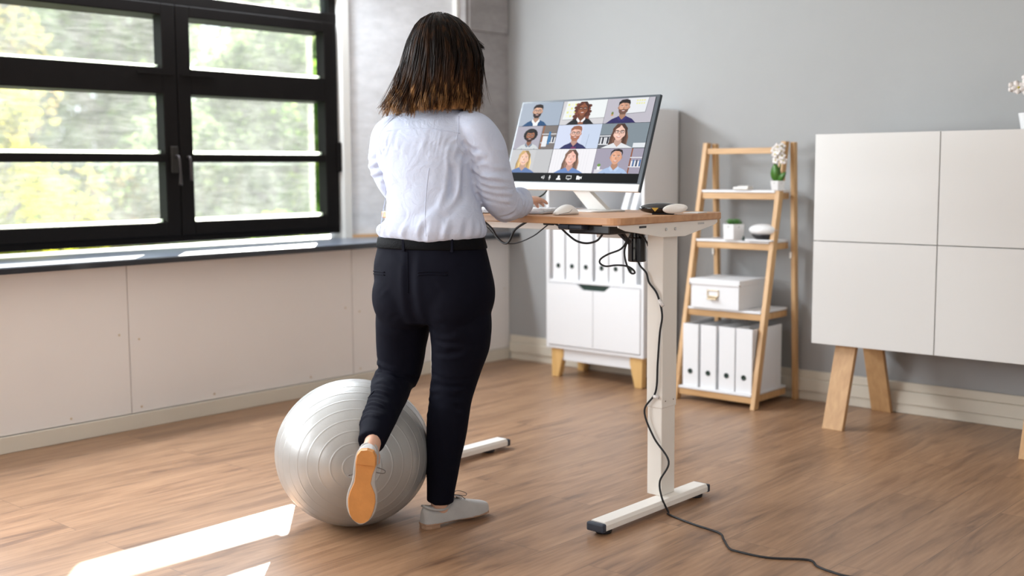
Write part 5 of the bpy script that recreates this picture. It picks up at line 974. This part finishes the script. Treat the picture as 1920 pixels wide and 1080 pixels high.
for xs in ([(0.078, -0.18, 1.205), (0.074, -0.19, 1.14), (0.073, -0.2, 1.06), (0.076, -0.2, 0.985)], [(-0.105, -0.17, 1.205), (-0.098, -0.18, 1.14), (-0.100, -0.19, 1.06), (-0.11, -0.19, 0.99)]):
    MB().tube(snap(sbv, catmull([Vector(p) for p in xs], 7), 0.0001), 0.0011, 6).build('back_dart', shirt_m, sh_, smooth=True)
for sd_ in (1, -1):
    MB().tube(snap(sbv, catmull([Vector(p) for p in ([(0.135, -0.08, 1.375), (0.150, -0.11, 1.33), (0.148, -0.12, 1.285), (0.160, -0.09, 1.25)] if sd_ > 0 else [(-0.120, -0.08, 1.375), (-0.148, -0.11, 1.33), (-0.152, -0.12, 1.285), (-0.160, -0.09, 1.25)])], 6), 0.0001), 0.0013, 6).build('armhole_seam', shirt_m, sh_, smooth=True)
# collar
rs = []
for (z_, o_, tl_) in ((1.418, 0.0, 0), (1.445, 0.002, 0.004), (1.449, 0.006, 0.006), (1.440, 0.012, 0.006), (1.420, 0.016, 0.0), (1.416, 0.012, 0)):
    rs.append([(0.022 + (0.058 + o_) * math.cos(a), 0.004 + (0.058 + o_) * math.sin(a), z_ + tl_ * math.sin(a) - 0.012 * max(0, math.sin(a))) for a in [2 * PI * j / 40 for j in range(40)]])
MB().rings(rs, caps=False).build('collar', shirt_m, sh_, smooth=True)
fd = Vector((0, 1, 0))
pk = snap(sbv, [(0.022, 0.0, z) for z in np.linspace(1.405, 1.0, 22)], 0.0015, fd)
MB().rings([[q + Vector((-0.014, 0, 0)), q + Vector((0.014, 0, 0)), q + Vector((0.014, -0.004, 0)), q + Vector((-0.014, -0.004, 0))] for q in pk]).build('placket', shirt_m, sh_, bevel=0.0008)
for q in pk[1::4]: MB().sphere(q + Vector((0, 0.001, 0)), 0.0052, 0.002, 0.0052, 8).build('button', white_plastic, sh_, smooth=True)
for s_ in (-1, 1):
    MB().rings([[Vector((0.022 + s_ * 0.002, 0.066, 1.428)), Vector((0.022 + s_ * 0.045, 0.052, 1.432)), Vector((0.022 + s_ * 0.045, 0.056, 1.431)), Vector((0.022 + s_ * 0.002, 0.070, 1.427))], [Vector((0.022 + s_ * 0.030, 0.086, 1.385)), Vector((0.022 + s_ * 0.055, 0.070, 1.400)), Vector((0.022 + s_ * 0.055, 0.074, 1.399)), Vector((0.022 + s_ * 0.030, 0.090, 1.384))]]).build('collar_point', shirt_m, sh_, bevel=0.001)
# rolled cuffs
for cpt, dr, a_, b_ in ((Vector((0.2485, 0.118, 1.086)), Vector((0.02, 1, 0.08)), 0.054, 0.049), (Vector((-0.120, 0.098, 1.085)), Vector((0.65, 0.75, 0)), 0.049, 0.046)):
    u = Vector((0, 0, 1)).cross(dr).normalized(); v = dr.normalized().cross(u); rs = []
    for d_, o_ in ((-0.022, -0.006), (-0.020, 0.001), (-0.004, 0.004), (0.014, 0.003), (0.018, -0.001), (0.014, -0.006), (0.010, -0.012)):
        rs.append([cpt + dr.normalized() * (d_ + 0.004 * math.sin(3 * a)) + u * (a_ + o_) * math.cos(a) * (1 + 0.05 * math.sin(4 * a)) + v * (b_ + o_) * math.sin(a) * (1 + 0.06 * math.cos(3 * a)) for a in [2 * PI * j / 32 for j in range(32)]])
    MB().rings(rs, caps=False).build('cuff', shirt_m, sh_, smooth=True)

# ---------------------------------------------------------------- shoes
suede = mat('grey_suede', (0.40, 0.385, 0.37), 0.9, noise=0.14, scale=25, bump=0.15, bscale=400, sheen=0.3)
tan = mat('tan_leather_sole', (0.60, 0.27, 0.08), 0.5, noise=0.22, scale=22, bump=0.1, bscale=200)
stack = mat('stacked_heel_brown', (0.36, 0.22, 0.14), 0.6)
lacem = mat('grey_lace', (0.16, 0.14, 0.125), 0.8)
def sole_outline(L=0.255, side=1):
    st = [(0.0, 0.0), (0.004, 0.018), (0.02, 0.027), (0.05, 0.029), (0.085, 0.0265), (0.115, 0.027), (0.15, 0.037), (0.175, 0.0405), (0.20, 0.038), (0.225, 0.0325), (0.240, 0.0245), (0.249, 0.013), (0.2525, 0.0)]
    rt_ = [(x, y + (0.005 if 0.06 < x < 0.14 else 0) * 0) for x, y in st]; o = [(x, y) for x, y in rt_] + [(x, -y * (0.90 if x > 0.1 else 1) + (0.006 if 0.06 < x < 0.14 else 0)) for x, y in rt_[::-1][1:-1]]
    return [(x, y * side) for x, y in o]
def shoe(side, Tm):
    sr = bpy.data.objects.new('shoe', None)
    hgt = [(0.002, 0.036, 0.012), (0.012, 0.050, 0.024), (0.035, 0.046, 0.029), (0.065, 0.038, 0.030), (0.095, 0.044, 0.030), (0.12, 0.056, 0.032), (0.145, 0.054, 0.038), (0.175, 0.044, 0.041), (0.205, 0.036, 0.038), (0.23, 0.029, 0.029), (0.247, 0.021, 0.015), (0.2535, 0.013, 0.004)]
    rs = []
    for (x, h_, w_, cy) in [tuple(q) for q in catmull4([(a, b, c, 0.002 * math.sin(PI * a / 0.25)) for a, b, c in hgt], 4)]:
        ring = []
        for j in range(28):
            a = 2 * PI * j / 28; ca, sa = math.cos(a), math.sin(a); sqy = 0.75 if sa > 0 else 0.5; y = w_ * math.copysign(abs(ca) ** (0.80 if sa > 0 else 0.6), ca) * (1 - 0.32 * max(0, sa) * (h_ / 0.06)); z = (h_ if sa > 0 else 0.006) * math.copysign(abs(sa) ** sqy, sa) + 0.010
            ring.append(Tm @ Vector((x, (y + cy) * side, z)))
        rs.append(ring)
    me = MB().rings(rs).mesh('shoe'); o = link('shoe', me, suede, pr, smooth=True, sub=1); bpy.data.objects.remove(sr)
    ol = sole_outline(side=side)
    if Tm.to_3x3().col[2].z < 0.5: ol = [(x * 0.985 + 0.001, y * 0.90) for x, y in ol]
    MB().rings([[Tm @ Vector((x * 1.0, y * 1.0, 0.003)) for x, y in ol], [Tm @ Vector((x * 1.0 - .001, y * 1.05, 0.0045)) for x, y in ol], [Tm @ Vector((x - .001, y * 1.05, 0.009)) for x, y in ol]]).build('sole', stack if Tm.to_3x3().col[2].z > 0.5 else tan, o, smooth=False)
    hl = [(x, y) for x, y in ol if x <= 0.07]; hl = sorted([q for q in hl if q[1] * side >= 0], key=lambda q: q[0]) + sorted([q for q in hl if q[1] * side < 0], key=lambda q: -q[0])
    MB().rings([[Tm @ Vector((x, y * 0.97, -0.008)) for x, y in hl], [Tm @ Vector((x, y, 0.004)) for x, y in hl]]).build('heel', [stack if Tm.to_3x3().col[2].z > 0.5 else tan], o, bevel=0.001)
    # lining / collar rim round the ankle
    rim = [(0.008, 0.0, 0.061), (0.016, 0.018, 0.057), (0.045, 0.025, 0.048), (0.075, 0.024, 0.047), (0.100, 0.014, 0.062), (0.108, 0, 0.067), (0.100, -0.014, 0.062), (0.075, -0.024, 0.047), (0.045, -0.025, 0.048), (0.016, -0.018, 0.057), (0.008, 0.0, 0.061)]
    MB().tube([Tm @ Vector((x, y * side, z)) for x, y, z in catmull([Vector(q) for q in rim], 5)], 0.0042, 8).build('collar_rim', suede, o, smooth=True)
    MB().rings([[Tm @ Vector((0.085, y, 0.066)) for y in (-0.016, 0.016)] + [Tm @ Vector((0.088, y, 0.062)) for y in (0.016, -0.016)], [Tm @ Vector((0.108, y, 0.082)) for y in (-0.015, 0.015)] + [Tm @ Vector((0.112, y, 0.078)) for y in (0.015, -0.015)], [Tm @ Vector((0.14, y, 0.070)) for y in (-0.017, 0.017)] + [Tm @ Vector((0.14, y, 0.064)) for y in (0.017, -0.017)]]).build('tongue', suede, o, bevel=0.0015, smooth=True)
    for i in range(4):
        x = 0.108 + 0.013 * i; z = 0.0775 - 0.0035 * i
        MB().tube([Tm @ Vector((x - 0.004, -0.017 * side, z - 0.006)), Tm @ Vector((x, 0, z + 0.002)), Tm @ Vector((x + 0.006, 0.017 * side, z - 0.006))], 0.0014, 6, smooth=4).build('lace', lacem, o, smooth=True)
    bow = MB().tube([Tm @ Vector(q) for q in [(0.106, 0, 0.080), (0.12, 0.02 * side, 0.094), (0.135, 0.045 * side, 0.090), (0.13, 0.048 * side, 0.083), (0.115, 0.02 * side, 0.082), (0.106, 0, 0.080), (0.100, -0.02 * side, 0.092), (0.105, -0.045 * side, 0.088), (0.112, -0.04 * side, 0.08), (0.106, 0, 0.079)]], 0.0013, 6, smooth=6)
    bow.build('lace_bow', lacem, o, smooth=True)
    return o
# standing (right) foot: heel at local (0.06,-0.21), toe pointing forward and out
hx, hy = 0.045, -0.203
td = Vector((0.42, 0.905, 0)).normalized(); ly = Vector((-td.y, td.x, 0))
M3 = Matrix((td, ly, Vector((0, 0, 1)))).transposed().to_4x4() @ Matrix.Scale(1.1, 4); M3.translation = Vector((hx, hy, 0.009))
shoe(-1, M3)
# left foot hanging, sole towards the viewer
X_ = Vector((-0.17, 0.06, -0.98)).normalized(); Z_ = Vector((-0.44, 0.86, 0.05)); Z_ = (Z_ - X_ * Z_.dot(X_)).normalized(); Y_ = Z_.cross(X_)
M4 = Matrix((X_, Y_, Z_)).transposed().to_4x4() @ Matrix.Diagonal((1.0, 1.18, 1.1, 1)); M4.translation = Vector((0.063, -0.545, 0.352))
shoe(1, M4)

# ---------------------------------------------------------------- hair: a solid cap with many fine locks over it
HP = [(1.398, 0.010, -0.035, 0.152, 0.105), (1.412, 0.009, -0.03, 0.160, 0.108), (1.448, 0.011, -0.02, 0.158, 0.110), (1.502, 0.017, -0.005, 0.153, 0.112), (1.573, 0.030, 0.0, 0.141, 0.114), (1.626, 0.031, 0.0, 0.122, 0.108), (1.680, 0.027, 0.0, 0.088, 0.088), (1.708, 0.023, 0.0, 0.058, 0.062), (1.724, 0.020, 0.0, 0.022, 0.028)]
def hp(z):
    z = min(max(z, HP[0][0]), HP[-1][0])
    for i in range(len(HP) - 1):
        if z <= HP[i + 1][0]:
            t = (z - HP[i][0]) / (HP[i + 1][0] - HP[i][0]); return [HP[i][j] + (HP[i + 1][j] - HP[i][j]) * t for j in range(1, 5)]
K = MB(); rs = []
for z in np.linspace(1.398, 1.722, 44):
    cx, cy, a_, b_ = hp(z); s_ = 0.93
    ring = []
    for j in range(48):
        q = 2 * PI * j / 48; ca, sa = math.cos(q), math.sin(q); bb_ = b_ * (0.62 if (sa > 0 and z < 1.63) else 1.0)
        ring.append((cx + a_ * s_ * ca, cy + (bb_ * s_) * sa + (0.0), z))
    rs.append(ring)
K.rings(rs)
hme = fuse(K, 0.007, 3)
hair_m = bpy.data.materials.new('brown_hair'); hair_m.use_nodes = True; nt = hair_m.node_tree; b_ = nt.nodes['Principled BSDF']
tc = nt.nodes.new('ShaderNodeTexCoord'); mp = nt.nodes.new('ShaderNodeMapping'); mp.inputs['Scale'].default_value = (60, 60, 4); n_ = nt.nodes.new('ShaderNodeTexNoise'); n_.inputs['Scale'].default_value = 1.0; n_.inputs['Detail'].default_value = 3
sx_ = nt.nodes.new('ShaderNodeSeparateXYZ'); mr = nt.nodes.new('ShaderNodeMapRange'); mr.inputs[1].default_value = 1.56; mr.inputs[2].default_value = 1.39; mr.inputs[3].default_value = -0.22; mr.inputs[4].default_value = 0.20
ad = nt.nodes.new('ShaderNodeMath'); ad.operation = 'MULTIPLY_ADD'; ad.inputs[1].default_value = 1.15
cr = nt.nodes.new('ShaderNodeValToRGB'); e_ = cr.color_ramp.elements; e_[0].position = 0.35; e_[0].color = (0.007, 0.0038, 0.0024, 1); e_[1].position = 0.95; e_[1].color = (0.40, 0.21, 0.08, 1); e2 = e_.new(0.65); e2.color = (0.045, 0.019, 0.007, 1)
lk = nt.links.new; lk(tc.outputs['Object'], mp.inputs[0]); lk(mp.outputs[0], n_.inputs[0]); lk(tc.outputs['Object'], sx_.inputs[0]); lk(sx_.outputs['Z'], mr.inputs[0]); lk(n_.outputs['Fac'], ad.inputs[0]); lk(mr.outputs[0], ad.inputs[2]); lk(ad.outputs[0], cr.inputs[0]); lk(cr.outputs[0], b_.inputs['Base Color'])
b_.inputs['Roughness'].default_value = 0.42; b_.inputs['Specular IOR Level'].default_value = 0.10
ho = link('hair', hme, hair_m, pr, smooth=True)
rnd = random.Random(5); St = MB()
nst = 2600
for i in range(nst):
    front = False
    q = rnd.uniform(0, 2 * PI)
    if PI * 0.30 < q < PI * 0.70:
        if rnd.random() < 0.75: q += PI
    ck = math.floor(q * 8.5); rc = random.Random(ck * 7 + int(rnd.random() * 3)); qc = (ck + 0.5 + rc.uniform(-0.3, 0.3)) / 8.5; cz = rc.gauss(0, 0.011); csw = rc.gauss(0, 0.11); cfl = rc.uniform(0.3, 1.7)
    lock = math.sin(q * 23) * 0.35 + math.sin(q * 41 + 1) * 0.2
    z1 = 1.402 + cz + rnd.gauss(0, 0.005) + 0.014 * math.sin(q * 9) + (0.005 if math.cos(q) > 0.2 else 0)
    if math.sin(q) > 0.45: z1 = rnd.uniform(1.62, 1.60)
    z0 = rnd.uniform(1.66, 1.724); part = 0.030; pts = []; n_s = 13
    rr = rnd.uniform(0.92, 1.03) + 0.012 * lock; sway = csw + rnd.gauss(0, 0.03); wave = rnd.uniform(0, 6.28); dq = 0.05 * math.sin(q * 17 + 0.5)
    flip = cfl * rnd.uniform(0.006, 0.014) * (1.0 + 1.6 * max(0, -math.cos(q))) ; turn = rnd.random() < 0.3
    for k in range(n_s):
        t = k / (n_s - 1); z = z0 + (z1 - z0) * (t ** 1.15); cx, cy, a_, bb_ = hp(z); qq = q + sway * t * t + (qc - q) * 0.62 * t ** 2.2 + dq * t + 0.012 * math.sin(wave + 9 * t)
        r_ = rr * (1 + 0.012 * math.sin(wave + 7 * t)); e_out = flip * max(0, (t - 0.75) / 0.25) ** 1.5 * (-0.7 if turn else 1)
        pts.append((cx + (a_ * r_ + e_out) * math.cos(qq), cy + (bb_ * r_ + e_out) * math.sin(qq), z + 0.004 * lock * (1 - t)))
    w_ = rnd.uniform(0.0011, 0.0023)
    St.tube(pts, [w_ * 0.6, w_, w_ * 1.1, w_, w_ * 0.8, w_ * 0.2], 4)
# stray hairs and the outward flick at the left shoulder
for i in range(60):
    q = rnd.uniform(PI * 0.85, PI * 1.35) if rnd.random() < 0.7 else rnd.uniform(-0.5, 0.3); pts = []; z1 = rnd.uniform(1.385, 1.44); o_ = rnd.uniform(0.01, 0.05)
    for k in range(12):
        t = k / 11; z = 1.62 + (z1 - 1.62) * t; cx, cy, a_, bb_ = hp(z); pts.append((cx + (a_ * 1.01 + o_ * t * t) * math.cos(q), cy + (bb_ * 1.01 + o_ * t * t) * math.sin(q), z))
    St.tube(pts, [0.0006, 0.0009, 0.0006, 0.0002], 3)
# crown: strands drawn back over the top from the parting
for i in range(420):
    a = rnd.uniform(0, 2 * PI); r0_ = rnd.uniform(0.0, 0.4); pts = []
    for k in range(7):
        t = k / 6; z = 1.728 - 0.07 * (t ** 1.6); cx, cy, a_, bb_ = hp(z); s_ = (r0_ * (1 - t) + t); pts.append((cx + a_ * s_ * 0.955 * math.cos(a), cy + bb_ * s_ * 0.955 * math.sin(a), z - 0.002 * abs(math.sin(a * 2)) + rnd.uniform(-.001, .001)))
    St.tube(pts, [0.0008, 0.0016, 0.0012], 3)
sto = St.build('hair_strands', hair_m, ho, smooth=True); sto['kind'] = 'stuff'
